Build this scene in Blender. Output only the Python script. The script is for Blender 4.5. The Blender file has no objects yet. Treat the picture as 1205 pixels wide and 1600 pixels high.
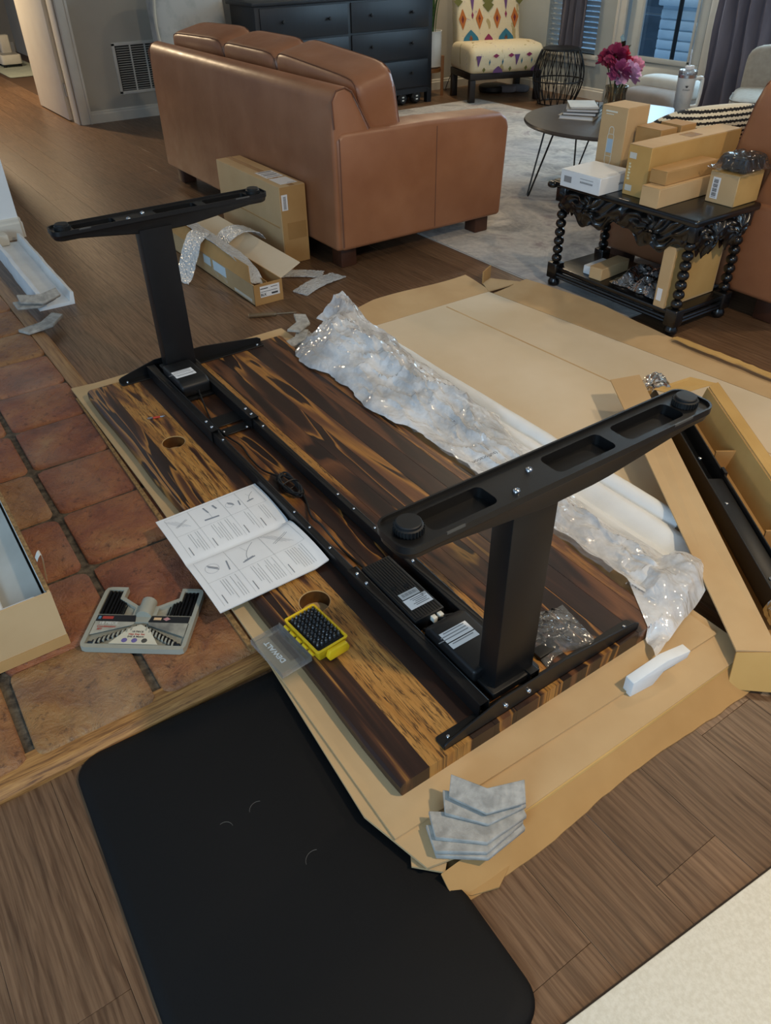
import bpy, bmesh, math, random
from mathutils import Matrix, Vector, noise as mnoise
random.seed(7)
PI = math.pi
scene = bpy.context.scene
COL = scene.collection
# ---------------------------------------------------------------- camera
FOC = 1186.34
CAM = Vector((-.6541, .4755, 1.3576))
def cam_axes(pitch, roll, yaw):
    f = Vector((math.cos(pitch)*math.cos(yaw), math.cos(pitch)*math.sin(yaw), math.sin(pitch)))
    r = f.cross(Vector((0, 0, 1))).normalized(); u = r.cross(f)
    return math.cos(roll)*r + math.sin(roll)*u, -math.sin(roll)*r + math.cos(roll)*u, f
cr, cu, cf = cam_axes(-.6597, -.0158, -.5982)
cd = bpy.data.cameras.new('camera'); cam = bpy.data.objects.new('camera', cd); COL.objects.link(cam)
cam.matrix_world = Matrix(((cr.x, cu.x, -cf.x, CAM.x), (cr.y, cu.y, -cf.y, CAM.y), (cr.z, cu.z, -cf.z, CAM.z), (0, 0, 0, 1)))
cd.sensor_fit = 'VERTICAL'; cd.sensor_height = 24; cd.sensor_width = 24*1205/1600; cd.lens = FOC/1600*24
cd.clip_start = .02; cd.clip_end = 100
scene.camera = cam
# ---------------------------------------------------------------- world, lights, exposure
w = bpy.data.worlds.new('daylight'); scene.world = w; w.use_nodes = True
bg = w.node_tree.nodes['Background']; bg.inputs[0].default_value = (.50, .70, 1.0, 1); bg.inputs[1].default_value = .50
def area(name, loc, target, size, power, col, sy=None, shape=None, spread=None):
    l = bpy.data.lights.new(name, 'AREA'); l.energy = power; l.color = col; l.size = size
    if sy: l.shape = 'RECTANGLE'; l.size_y = sy
    if shape: l.shape = shape
    if spread: l.spread = spread
    o = bpy.data.objects.new(name, l); COL.objects.link(o); o.location = loc
    o.rotation_euler = (Vector(target)-Vector(loc)).to_track_quat('-Z', 'Y').to_euler()
    return o
WARM = (1.0, .78, .52); COOL = (.52, .78, 1.0)
area('assumed_ceiling_can_a', (-1.25, -1.1, 2.58), (.2, -.5, 0), .14, 43, WARM, shape='DISK')  # assumed ceiling lamp out of view, placed from the shadow directions
area('assumed_ceiling_can_b', (.6, -3.0, 2.58), (.9, -2.2, 0), .14, 15, WARM, shape='DISK')  # second assumed warm ceiling lamp, also out of view
area('assumed_ceiling_can_c', (3.6, -3.6, 2.58), (3.6, -3.4, 0), .14, 12, WARM, shape='DISK')  # assumed ceiling lamp over the rug, unseen
area('assumed_ceiling_can_d', (5.75, -4.9, 2.58), (5.75, -5.1, 0), .14, 22, WARM, shape='DISK')  # assumed unseen ceiling lamp, warms the wall near the plant
area('assumed_hall_lamp', (9.2, -.66, 2.40), (7.4, -1.1, 0), .2, 105, (1.0, .76, .48), shape='DISK')  # assumed lamp, unseen, placed from the lit wedge on the hall-side floor
area('window_daylight_left', (-1.6, 3.2, 1.6), (3.2, -.6, .2), 1.6, 85, COOL, sy=1.3)  # assumed cool daylight from out of view; bare area lamp, no window built
area('window_daylight_right', (2.8, -5.72, 1.35), (2.2, 0, .3), 1.1, 75, COOL, sy=1.5)  # area lamp added inside the blinds, standing in for window daylight
area('patio_sky_fill', (6.6, -7.6, 3.6), (6.4, -8.2, 0), 3.0, 170, (.62, .82, 1.0), sy=2.5)  # added fill lamp standing in for open sky, brightens the patio
area('window_daylight_door', (4.2, -5.68, 1.3), (3.6, 0, .3), .55, 14, COOL, sy=1.3)  # area lamp added inside the glazed door, standing in for its daylight
scene.view_settings.view_transform = 'Standard'
try: scene.view_settings.look = 'None'
except Exception: pass
scene.view_settings.gamma = 1; scene.view_settings.use_curve_mapping = False
scene.view_settings.exposure = 0.0
# ---------------------------------------------------------------- materials
def S(h, a=1):
    h = h.lstrip('#'); v = [int(h[i:i+2], 16)/255 for i in (0, 2, 4)]
    return tuple([x/12.92 if x <= .04045 else ((x+.055)/1.055)**2.4 for x in v]+[a])
MATS = {}
class NT:
    def __init__(s, name):
        s.m = bpy.data.materials.new(name); s.m.use_nodes = True; s.t = s.m.node_tree; s.n = s.t.nodes; s.l = s.t.links
        s.p = s.n['Principled BSDF']; s.out = s.n['Material Output']
    def add(s, typ, **kw):
        nd = s.n.new(typ)
        for k, v in kw.items():
            if k.startswith('i_'):
                key = k[2:]; key = int(key) if key.isdigit() else key.replace('_', ' ')
                nd.inputs[key].default_value = v
            else: setattr(nd, k, v)
        return nd
    def link(s, a, b): s.l.new(a, b)
    def coords(s, scale=(1, 1, 1), rnd=False, rot=(0, 0, 0), loc=(0, 0, 0)):
        tc = s.add('ShaderNodeTexCoord'); mp = s.add('ShaderNodeMapping'); src = tc.outputs['Object']
        if rnd:
            oi = s.add('ShaderNodeObjectInfo'); ml = s.add('ShaderNodeMath', operation='MULTIPLY', i_1=83.0)
            s.link(oi.outputs['Random'], ml.inputs[0]); va = s.add('ShaderNodeVectorMath', operation='ADD')
            s.link(src, va.inputs[0]); s.link(ml.outputs[0], va.inputs[1]); src = va.outputs[0]
        mp.inputs['Scale'].default_value = scale; mp.inputs['Rotation'].default_value = rot; mp.inputs['Location'].default_value = loc
        s.link(src, mp.inputs['Vector']); return mp.outputs['Vector']
    def noise(s, vec, scale=5, detail=4, rough=.55, dist=0):
        nd = s.add('ShaderNodeTexNoise', i_Scale=scale, i_Detail=detail, i_Roughness=rough, i_Distortion=dist)
        s.link(vec, nd.inputs['Vector']); return nd.outputs['Fac']
    def ramp(s, fac, stops, interp='LINEAR'):
        r = s.add('ShaderNodeValToRGB'); e = r.color_ramp; e.interpolation = interp
        while len(e.elements) < len(stops): e.elements.new(.5)
        for el, (p, c) in zip(e.elements, stops): el.position = p; el.color = c
        s.link(fac, r.inputs[0]); return r.outputs[0]
    def mix(s, fac, a, b, mode='MIX'):
        m = s.add('ShaderNodeMix', data_type='RGBA', blend_type=mode)
        for k, v in ((0, fac), (6, a), (7, b)):
            if hasattr(v, 'is_linked') or hasattr(v, 'links'): s.link(v, m.inputs[k])
            else: m.inputs[k].default_value = v
        return m.outputs[2]
    def bump(s, h, strength=.3, dist=.01):
        b = s.add('ShaderNodeBump', i_Strength=strength, i_Distance=dist); s.link(h, b.inputs['Height'])
        s.link(b.outputs[0], s.p.inputs['Normal'])
def mat(name, c1, c2=None, rough=.5, metal=0, scale=6, detail=4, stretch=(1, 1, 1), bump=0, bscale=60, rnd=False, spec=.5, coat=0, emit=None, estr=0, lo=.35, hi=.65):
    if name in MATS: return MATS[name]
    t = NT(name); p = t.p
    p.inputs['Roughness'].default_value = rough; p.inputs['Metallic'].default_value = metal
    p.inputs['Specular IOR Level'].default_value = spec; p.inputs['Coat Weight'].default_value = coat
    v = t.coords(stretch, rnd)
    n = t.noise(v, scale, detail)
    c2 = c2 or tuple([x*.88 for x in c1[:3]]+[1])
    t.link(t.ramp(n, [(lo, c1), (hi, c2)]), p.inputs['Base Color'])
    if bump:
        v2 = t.coords(stretch, rnd); t.bump(t.noise(v2, bscale, 3), bump, .004)
    if emit: p.inputs['Emission Color'].default_value = emit; p.inputs['Emission Strength'].default_value = estr
    MATS[name] = t.m; return t.m
# ---------------------------------------------------------------- geometry helpers
class MB:
    def __init__(s): s.v = []; s.f = []
    def add(s, vs, fs):
        o = len(s.v); s.v += [tuple(v) for v in vs]; s.f += [tuple(i+o for i in f) for f in fs]; return s
    def box(s, x0, x1, y0, y1, z0, z1, M=None):
        x0, x1 = sorted((x0, x1)); y0, y1 = sorted((y0, y1)); z0, z1 = sorted((z0, z1))
        vs = [Vector((x, y, z)) for z in (z0, z1) for x, y in ((x0, y0), (x1, y0), (x1, y1), (x0, y1))]
        if M: vs = [M @ v for v in vs]
        return s.add(vs, [(3, 2, 1, 0), (4, 5, 6, 7), (0, 1, 5, 4), (1, 2, 6, 5), (2, 3, 7, 6), (3, 0, 4, 7)])
    def prism(s, pts, a, b, axis='z', M=None):
        n = len(pts)
        def P(p, h):
            if axis == 'z': q = Vector((p[0], p[1], h))
            elif axis == 'x': q = Vector((h, p[0], p[1]))
            else: q = Vector((p[0], h, p[1]))
            return M @ q if M else q
        vs = [P(p, a) for p in pts]+[P(p, b) for p in pts]
        ar = sum(pts[i][0]*pts[(i+1) % n][1]-pts[(i+1) % n][0]*pts[i][1] for i in range(n))
        up = (ar > 0) == (b > a)
        if axis == 'y': up = not up
        f1 = tuple(range(n-1, -1, -1)); f2 = tuple(range(n, 2*n)); sd = [(i, (i+1) % n, n+(i+1) % n, n+i) for i in range(n)]
        if not up: f1 = f1[::-1]; f2 = f2[::-1]; sd = [q[::-1] for q in sd]
        return s.add(vs, [f1, f2]+sd)
    def cyl(s, p0, p1, r0, r1=None, n=12, cap=True):
        r1 = r0 if r1 is None else r1; p0 = Vector(p0); p1 = Vector(p1); d = (p1-p0).normalized()
        a = d.orthogonal().normalized(); b = d.cross(a)
        vs = [p+(a*math.cos(t)+b*math.sin(t))*r for p, r in ((p0, r0), (p1, r1)) for t in [2*PI*i/n for i in range(n)]]
        fs = [(i, (i+1) % n, n+(i+1) % n, n+i) for i in range(n)]
        if cap: fs += [tuple(range(n-1, -1, -1)), tuple(range(n, 2*n))]
        return s.add(vs, fs)
    def lathe(s, prof, n=20, c=(0, 0, 0), M=None, cap=True):
        c = Vector(c); vs = []
        for r, z in prof:
            for i in range(n):
                v = Vector((r*math.cos(2*PI*i/n), r*math.sin(2*PI*i/n), z))
                vs.append((M @ v if M else v)+c)
        m = len(prof)
        fs = [(k*n+i, k*n+(i+1) % n, (k+1)*n+(i+1) % n, (k+1)*n+i) for k in range(m-1) for i in range(n)]
        if cap: fs += [tuple(range(n-1, -1, -1)), tuple(range((m-1)*n, m*n))]
        return s.add(vs, fs)
    def tube(s, pts, r, n=8, closed=False):
        pts = [Vector(p) for p in pts]; m = len(pts); vs = []; a = None
        for i, p in enumerate(pts):
            d = (pts[min(i+1, m-1)]-pts[max(i-1, 0)])
            if d.length < 1e-9: d = Vector((0, 0, 1))
            d.normalize()
            a = d.orthogonal().normalized() if a is None else (a-d*a.dot(d))
            if a.length < 1e-6: a = d.orthogonal()
            a.normalize(); b = d.cross(a); rr = r[i] if isinstance(r, (list, tuple)) else r
            vs += [p+(a*math.cos(2*PI*k/n)+b*math.sin(2*PI*k/n))*rr for k in range(n)]
        fs = [(i*n+k, i*n+(k+1) % n, (i+1)*n+(k+1) % n, (i+1)*n+k) for i in range(m-1) for k in range(n)]
        fs += [tuple(range(n-1, -1, -1)), tuple(range((m-1)*n, m*n))]
        return s.add(vs, fs)
    def grid(s, fn, nu, nv, thick=0, keep=None):
        vs = [Vector(fn(i/nu, j/nv)) for i in range(nu+1) for j in range(nv+1)]
        I = lambda i, j: i*(nv+1)+j
        fs = [(I(i, j), I(i+1, j), I(i+1, j+1), I(i, j+1)) for i in range(nu) for j in range(nv) if keep is None or keep((i+.5)/nu, (j+.5)/nv)]
        s.add(vs, fs)
        if thick:
            t = Vector((0, 0, -thick)); s.add([v+t for v in vs], [f[::-1] for f in fs])
            bd = [I(i, 0) for i in range(nu+1)]+[I(nu, j) for j in range(1, nv+1)]+[I(i, nv) for i in range(nu-1, -1, -1)]+[I(0, j) for j in range(nv-1, 0, -1)]
            m = len(bd); s.add([vs[b] for b in bd]+[vs[b]+t for b in bd], [(k, m+k, m+(k+1) % m, (k+1) % m) for k in range(m)])
        return s
    def soft(s, c, size, M=None, n=5, seg=8, puff=0):
        c = Vector(c); R = M.to_3x3() if M else Matrix.Identity(3)
        idx = {}; vs = []; fs = []
        def P(a):
            k = tuple(round(x, 4) for x in a)
            if k not in idx:
                q = (sum(abs(x)**n for x in a))**(1/n); b = [x/q for x in a]
                idx[k] = len(vs); vs.append(c+R @ Vector([b[i]*size[i]/2 for i in range(3)]))
            return idx[k]
        g = [-1+2*i/seg for i in range(seg+1)]
        for ax in range(3):
            for sg in (-1, 1):
                for i in range(seg):
                    for j in range(seg):
                        q = []
                        for di, dj in ((0, 0), (1, 0), (1, 1), (0, 1)):
                            a = [0, 0, 0]; a[ax] = sg; a[(ax+1) % 3] = g[i+di]; a[(ax+2) % 3] = g[j+dj]; q.append(P(a))
                        fs.append(tuple(q) if sg > 0 else tuple(q[::-1]))
        return s.add(vs, fs)
    def xf(s, M): s.v = [tuple(M @ Vector(v)) for v in s.v]; return s
def rootmat(p):
    while p is not None and p.parent is not None: p = p.parent
    if p is None: return Matrix.Identity(4)
    return Matrix.Translation(p.location) @ p.rotation_euler.to_matrix().to_4x4()
def mk(name, mb, m, parent=None, bevel=0, seg=2, smooth=None, w=False, ang=40, solid=0, **props):
    me = bpy.data.meshes.new(name); vs = mb.v
    if w and parent is not None:
        inv = rootmat(parent).inverted(); vs = [inv @ Vector(v) for v in vs]
    me.from_pydata([tuple(v) for v in vs], [], mb.f); me.update()
    if bevel or solid:
        b = bmesh.new(); b.from_mesh(me)
        if bevel:
            bmesh.ops.remove_doubles(b, verts=b.verts, dist=1e-6)
            es = [e for e in b.edges if len(e.link_faces) == 2 and e.calc_face_angle(0) > math.radians(30)]
            bmesh.ops.bevel(b, geom=es, offset=bevel, segments=seg, affect='EDGES', clamp_overlap=True, profile=.5)
        b.to_mesh(me); b.free()
    if smooth or (smooth is None and bevel):
        for p in me.polygons: p.use_smooth = True
        me.set_sharp_from_angle(angle=math.radians(ang))
    if m: me.materials.append(m)
    o = bpy.data.objects.new(name, me); COL.objects.link(o)
    if parent is not None: o.parent = parent
    for k, v in props.items(): o[k] = v
    return o
def tag(o, label, cat, group=None):
    o['label'] = label; o['category'] = cat
    if group: o['group'] = group
    return o
def thing(name, label, cat, loc=(0, 0, 0), rz=0, group=None):
    o = bpy.data.objects.new(name, None); COL.objects.link(o); o.location = loc; o.rotation_euler = (0, 0, rz); o.empty_display_size = .05
    return tag(o, label, cat, group)
def single(name, mb, m, label, cat, group=None, origin=None, **kw):
    vs = [Vector(v) for v in mb.v]
    if origin is None: origin = (sum(v.x for v in vs)/len(vs), sum(v.y for v in vs)/len(vs), min(v.z for v in vs))
    og = Vector(origin); mb.v = [tuple(v-og) for v in vs]
    o = mk(name, mb, m, **kw); o.location = og
    return tag(o, label, cat, group)
def struct(name, mb, m, **kw):
    o = mk(name, mb, m, **kw); o['kind'] = 'structure'; return o
def share(src, parent, loc=(0, 0, 0), rot=(0, 0, 0), scale=(1, 1, 1)):
    o = src.copy(); COL.objects.link(o); o.parent = parent; o.location = loc; o.rotation_euler = rot; o.scale = scale; return o
def cut(o, cutters):
    mods = []; cs = []
    for mb in cutters:
        me = bpy.data.meshes.new('cutter'); me.from_pydata(mb.v, [], mb.f); me.update()
        c = bpy.data.objects.new('cutter', me); COL.objects.link(c); cs.append(c)
        md = o.modifiers.new('cut', 'BOOLEAN'); md.operation = 'DIFFERENCE'; md.object = c; md.solver = 'EXACT'
    par = o.parent; o.parent = None
    bpy.context.view_layer.update(); dg = bpy.context.evaluated_depsgraph_get()
    me = bpy.data.meshes.new_from_object(o.evaluated_get(dg)); o.modifiers.clear(); old = o.data; o.data = me; bpy.data.meshes.remove(old)
    o.parent = par
    for p in me.polygons: p.use_smooth = True
    me.set_sharp_from_angle(angle=math.radians(30))
    for c in cs: d = c.data; bpy.data.objects.remove(c); bpy.data.meshes.remove(d)
def text_mb(txt, size, M, align='CENTER', bold=0.0, sx=1):
    cv = bpy.data.curves.new('t', 'FONT'); cv.body = txt; cv.size = size; cv.align_x = align; cv.align_y = 'CENTER'; cv.offset = bold; cv.resolution_u = 3
    o = bpy.data.objects.new('t', cv); COL.objects.link(o); bpy.context.view_layer.update()
    me = bpy.data.meshes.new_from_object(o.evaluated_get(bpy.context.evaluated_depsgraph_get()))
    mb = MB(); mb.add([M @ Vector((v.co.x*sx, v.co.y, v.co.z)) for v in me.vertices], [tuple(p.vertices) for p in me.polygons])
    bpy.data.objects.remove(o); bpy.data.curves.remove(cv); bpy.data.meshes.remove(me); return mb
def frame(o, ex, ey):
    ex = Vector(ex).normalized(); ey = Vector(ey); ez = ex.cross(ey).normalized(); ey = ez.cross(ex); o = Vector(o)
    return Matrix(((ex.x, ey.x, ez.x, o.x), (ex.y, ey.y, ez.y, o.y), (ex.z, ey.z, ez.z, o.z), (0, 0, 0, 1)))
def T(x, y, z): return Matrix.Translation((x, y, z))
def RZ(a): return Matrix.Rotation(a, 4, 'Z')
def RX(a): return Matrix.Rotation(a, 4, 'X')
def RY(a): return Matrix.Rotation(a, 4, 'Y')
def fbm(x, y, z=0, o=3):
    return mnoise.fractal(Vector((x, y, z)), .6, 2.1, o, noise_basis='PERLIN_ORIGINAL')
def rrect(x0, x1, y0, y1, r, n=5):
    pts = []
    for cx, cy, a in ((x1-r, y1-r, 0), (x0+r, y1-r, PI/2), (x0+r, y0+r, PI), (x1-r, y0+r, 1.5*PI)):
        pts += [(cx+r*math.cos(a+PI/2*i/n), cy+r*math.sin(a+PI/2*i/n)) for i in range(n+1)]
    return pts
# shared materials
CARD = mat('cardboard', S('#c9ac82'), S('#bc9d73'), rough=.85, scale=3, stretch=(1, 1, 1), bump=.05, bscale=300, spec=.2)
CARD2 = mat('cardboard_brown', S('#b8925f'), S('#aa8453'), rough=.85, scale=4, bump=.05, bscale=300, spec=.2)
CARDP = mat('cardboard_pale', S('#d8c9b0'), S('#cebda0'), rough=.85, scale=2, spec=.2)
CARDY = mat('cardboard_yellow', S('#c8a468'), S('#bb965a'), rough=.8, scale=4, spec=.2)
CARDE = mat('cardboard_edge', S('#a37f4e'), S('#6e5230'), rough=.9, scale=120, stretch=(1, 1, 1))
BLACK = mat('black_steel', S('#101011'), S('#0d0d0e'), rough=.42, scale=30, bump=.04, bscale=700, spec=.45)
BLACKP = mat('black_plastic', S('#0e0e0f'), S('#0b0b0c'), rough=.5, scale=20)
RUB = mat('black_rubber', S('#0f1011'), rough=.6)
STEEL = mat('bright_screw', S('#c9ccd0'), rough=.25, metal=1)
WHITE = mat('white_paper', S('#e9eaea'), S('#e2e3e4'), rough=.7)
INK = mat('print_ink', S('#3a3b3e'), rough=.7)
INKL = mat('print_ink_light', S('#8b8d90'), rough=.7)
FOAM = mat('white_foam', S('#e8ecee'), S('#dde2e5'), rough=.8, scale=8, bump=.08, bscale=200)
FELT = mat('grey_felt', S('#b4b1aa'), S('#918f89'), rough=.95, scale=40, detail=6, stretch=(1, 1, 1), bump=.3, bscale=150)
# ================================================================ STRUCTURE
def wood_floor():
    t = NT('oak_plank'); v = t.coords((1, 1, 1), True)
    oi = t.add('ShaderNodeObjectInfo')
    v1 = t.coords((1.1, 16, 1), True); n1 = t.noise(v1, 1.6, 6, .6, 1.6)
    v2 = t.coords((5, 130, 1), True); n2 = t.noise(v2, 1.5, 4, .6, .3)
    v3 = t.coords((1.3, 8, 1), True); wv = t.add('ShaderNodeTexWave', wave_type='RINGS', i_Scale=2.2, i_Distortion=11.0, i_Detail=3.0, i_Detail_Scale=1.2)
    t.link(v3, wv.inputs['Vector'])
    c = t.ramp(n1, [(.3, S('#473020')), (.5, S('#664831')), (.7, S('#7a5b42'))])
    c = t.mix(.30, c, t.ramp(wv.outputs['Fac'], [(.2, S('#46321f')), (.6, S('#856a50'))]))
    c = t.mix(.30, c, t.ramp(n2, [(.35, S('#3d2b1d')), (.6, S('#8b7056'))]))
    g = t.add('ShaderNodeMapRange', i_3=.80, i_4=1.14); t.link(oi.outputs['Random'], g.inputs[0])
    hs = t.add('ShaderNodeHueSaturation'); t.link(g.outputs[0], hs.inputs['Value']); t.link(c, hs.inputs['Color'])
    t.link(hs.outputs[0], t.p.inputs['Base Color'])
    t.link(t.ramp(n2, [(.3, (.42,)*3+(1,)), (.7, (.33,)*3+(1,))]), t.p.inputs['Roughness'])
    t.bump(n2, .12, .002); t.p.inputs['Specular IOR Level'].default_value = .45
    return t.m
OAK = wood_floor()
floor = struct('floor', MB().box(-3, 12.5, -6, 4.5, -.06, -.004), mat('floor_gap', S('#4a3524'), rough=.6))
PW, PL = .165, 1.22
pb = MB().box(-PL/2+.0003, PL/2-.0003, -PW/2+.0003, PW/2-.0003, -.006, 0)
plank0 = mk('plank', pb, OAK, floor, bevel=.0004, seg=1)
def project(p):
    d = Vector(p)-CAM; z = d.dot(cf)
    if z < .05: return None
    return 602.5+FOC*d.dot(cr)/z, 800-FOC*d.dot(cu)/z
def infr(p, mg=60):
    q = project(p); return q is not None and -mg < q[0] < 1205+mg and -mg < q[1] < 1600+mg
placed = 0; y0 = .048
for r in range(-37, 6):
    yc = y0+PW*(r+.5); off = {-1: -.378, 3: 0.0, 2: .62, 0: .25, -2: .31}.get(r, (r*.437*PL) % PL)
    k0 = int((-1.6-off)//PL)
    for k in range(k0, k0+14):
        xc = off+PL*(k+.5)
        if xc > 12.6 or xc < -1.4: continue
        if yc > .1 and xc-PL/2 > .42 and xc < 4.2: continue            # under the hearth
        if yc > .1 and xc > 4.2 and xc < 6.5: continue
        if -4.7 < yc < -2.25 and xc-PL/2 > 1.85 and xc+PL/2 < 5.55: continue    # under the rug
        if xc > 7.2 and yc < -1.75: continue
        if xc > 7.3 and yc < -1.6: continue
        if xc+PL/2 < 1.9 and xc-PL/2 > -.1 and -.62 < yc < -.05: continue  # under the desk
        if xc+PL/2 < 1.7 and xc-PL/2 > .1 and -1.8 < yc < -1.05: continue   # under the opened carton
        if xc-PL/2 > 2.5 and xc+PL/2 < 4.75 and -2.3 < yc < -1.6: continue  # under the sofa
        if not any(infr((xc+dx*PL/2, yc+dy*PW/2, 0)) for dx in (-1, -.5, 0, .5, 1) for dy in (-1, 1)): continue
        if placed == 0: plank0.location = (xc, yc, 0)
        else: share(plank0, floor, (xc, yc, 0))
        placed += 1
# hearth: mortar bed, terracotta tiles, oak edging
def terracotta():
    t = NT('terracotta'); oi = t.add('ShaderNodeObjectInfo')
    v = t.coords((1, 1, 1), True); n = t.noise(v, 7, 6, .62, .4); n2 = t.noise(v, 55, 5, .7); n3 = t.noise(v, 2.2, 2)
    c = t.ramp(n, [(.28, S('#653626')), (.45, S('#885239')), (.6, S('#99633f')), (.78, S('#a98255'))])
    c2 = t.ramp(n, [(.3, S('#6e462f')), (.5, S('#96703f')), (.7, S('#a38455'))])
    mr = t.add('ShaderNodeMapRange', i_1=.45, i_2=.95); t.link(oi.outputs['Random'], mr.inputs[0])
    c = t.mix(mr.outputs[0], c, c2)
    c = t.mix(t.ramp(n2, [(.56, (0, 0, 0, 1)), (.70, (.8,)*3+(1,))]), c, S('#3d231b'))
    n4 = t.noise(v, 22, 6, .7, .6); c = t.mix(t.ramp(n4, [(.55, (0, 0, 0, 1)), (.75, (.55,)*3+(1,))]), c, S('#5a2f22'))
    c = t.mix(t.ramp(n3, [(.52, (0, 0, 0, 1)), (.75, (.35,)*3+(1,))]), c, S('#a59a88'))
    t.link(c, t.p.inputs['Base Color']); t.p.inputs['Roughness'].default_value = .5; b1 = t.add('ShaderNodeBump', i_Strength=.9, i_Distance=.012); t.link(n4, b1.inputs['Height']); b2 = t.add('ShaderNodeBump', i_Strength=.6, i_Distance=.005); t.link(n2, b2.inputs['Height']); t.link(b1.outputs[0], b2.inputs['Normal']); t.link(b2.outputs[0], t.p.inputs['Normal']); return t.m
TERRA = terracotta()
MORTAR = mat('grey_mortar', S('#6b6152'), S('#352e26'), rough=.95, scale=45, detail=8, bump=1.0, bscale=70)
hearth = struct('floor_hearth', MB().box(.53, 3.62, .022, 1.12, -.004, .026), MORTAR)
tiles = []
for k in range(4):
    rr = random.Random(40+k); n = 9; hw = .1285
    out = []
    for a, b in rrect(-hw, hw, -hw, hw, .022, 3): out.append((a*(1+rr.uniform(-.02, .012)), b*(1+rr.uniform(-.02, .012))))
    mb = MB(); m = len(out); rings = [(1.0, .018), (.985, .0335), (.95, .0365), (.72, .0372), (.4, .0372)]
    vs = []
    for sc, z in rings: vs += [(x*sc, y*sc, z+rr.uniform(-.0008, .0008)) for x, y in out]
    vs.append((0, 0, .037)); fs = []
    for q in range(len(rings)-1): fs += [(q*m+i, q*m+(i+1) % m, (q+1)*m+(i+1) % m, (q+1)*m+i) for i in range(m)]
    fs += [(4*m+i, 4*m+(i+1) % m, 5*m) for i in range(m)]
    mb.add(vs, fs); tiles.append(mk('tile', mb, TERRA, hearth, smooth=True, ang=50))
ti = 0
for ix in range(11):
    for iy in range(4):
        x = .612+.270*ix if ix else .630; y = .148+.272*iy
        rz = (ti % 4)*PI/2+random.uniform(-.012, .012); src = tiles[(ti*7+iy) % 4]
        sx = 1.0 if ix else .94
        if ti < 4: o = tiles[ti]; o.location = (x, y, 0); o.rotation_euler = (0, 0, rz)
        else: o = share(src, hearth, (x, y, random.uniform(-.0015, .001)), (0, 0, rz))
        ti += 1
def oak_trim():
    t = NT('oak_trim'); v = t.coords((60, 3, 60)); n = t.noise(v, 3.0, 6, .65, .8)
    t.link(t.ramp(n, [(.34, S('#5e3c20')), (.5, S('#9a6d3c')), (.66, S('#b3864d'))]), t.p.inputs['Base Color']); t.p.inputs['Roughness'].default_value = .5; t.bump(n, .15, .002); return t.m
OT = oak_trim()
def oak_trim_x():
    t = NT('oak_trim_long'); v = t.coords((3, 40, 40)); n = t.noise(v, 2.0, 5, .6, .5)
    t.link(t.ramp(n, [(.3, S('#6f4f33')), (.5, S('#94704a')), (.7, S('#a88559'))]), t.p.inputs['Base Color']); t.p.inputs['Roughness'].default_value = .5; return t.m
struct('trim_1', MB().prism([(.462, -.003), (.462, .012), (.478, .026), (.528, .034), (.528, -.003)], -.04, 1.12, 'y'), OT, bevel=.003)
struct('trim_2', MB().prism([(-.044, -.003), (-.044, .014), (-.03, .028), (.021, .035), (.021, -.003)], .529, 3.62, 'x'), oak_trim_x(), bevel=.003)
# walls
WALL = mat('wall_paint', S('#b9b5aa'), S('#b4b0a5'), rough=.85, scale=3, bump=.06, bscale=120, spec=.25)
WALLB = mat('wall_paint_white', S('#eef2f3'), S('#e8edee'), rough=.8, scale=3, spec=.25)
WALLR = mat('wall_paint_right', S('#aeb4b2'), S('#a8aeac'), rough=.85, scale=3, spec=.25)
TRIM = mat('trim_white', S('#dcd8cc'), S('#d5d1c5'), rough=.5)
wb = MB().box(6.85, 6.99, -2.9, -1.50, 0, 2.7).box(6.85, 6.99, -1.50, -.60, 2.05, 2.7).box(6.85, 6.99, -.60, .5, 0, 2.7)
wb.box(6.30, 6.85, -2.98, -2.9, 0, 2.7).box(6.30, 6.44, -5.94, -2.98, 0, 2.7)
struct('wall_back', wb, WALL)
wr = MB()
def wseg(x0, x1, z0, z1): wr.box(x0, x1, -5.94, -5.80, z0, z1)
wseg(5.62, 6.30, 0, 2.7); wseg(4.98, 5.62, 0, .36); wseg(4.98, 5.62, 2.05, 2.7); wseg(4.70, 4.98, 0, 2.7); wseg(3.78, 4.70, 2.08, 2.7)
wseg(3.42, 3.78, 0, 2.7); wseg(2.2, 3.42, 0, .36); wseg(2.2, 3.42, 2.05, 2.7); wseg(-1, 2.2, 0, 2.7)
struct('wall_right', wr, WALLR)
struct('wall_left', MB().box(4.02, 4.30, -.30, 1.8, 0, 2.7), WALLB)
struct('wall_hall', MB().box(12.4, 12.5, -3, 1, 0, 2.7).box(7.0, 12.4, -2.42, -2.32, 0, 2.7), WALL)
struct('ceiling', MB().box(-1.8, 12.5, -5.94, 2.2, 2.7, 2.8), mat('ceiling_paint', S('#e6e2d8'), rough=.9))
def baseb(name, ax, a, b, p, d, h=.095):
    # profile: d is direction into the room
    pr = [(0, 0), (d*.016, 0), (d*.016, h*.72), (d*.010, h*.8), (d*.010, h*.93), (d*.004, h), (0, h)]
    pr = [(p+q, z) for q, z in pr]
    mb = MB()
    if ax == 'y': mb.prism(pr, a, b, 'y')
    else: mb.prism(pr, a, b, 'x')
    return struct(name, mb, TRIM)
baseb('baseboard_back', 'y', -2.9, -1.59, 6.85, -1)
baseb('baseboard_back_far', 'y', -5.8, -2.98, 6.30, -1)
baseb('baseboard_right', 'x', 4.80, 6.29, -5.80, 1)
baseb('baseboard_right_near', 'x', 1.2, 3.68, -5.80, 1)
baseb('baseboard_left', 'y', -.30, 1.1, 4.02, -1, .11)
baseb('baseboard_left_side', 'x', 4.02, 4.30, -.30, -1, .11)
baseb('baseboard_hall', 'y', -2.3, 1, 12.4, -1, .12)
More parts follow.
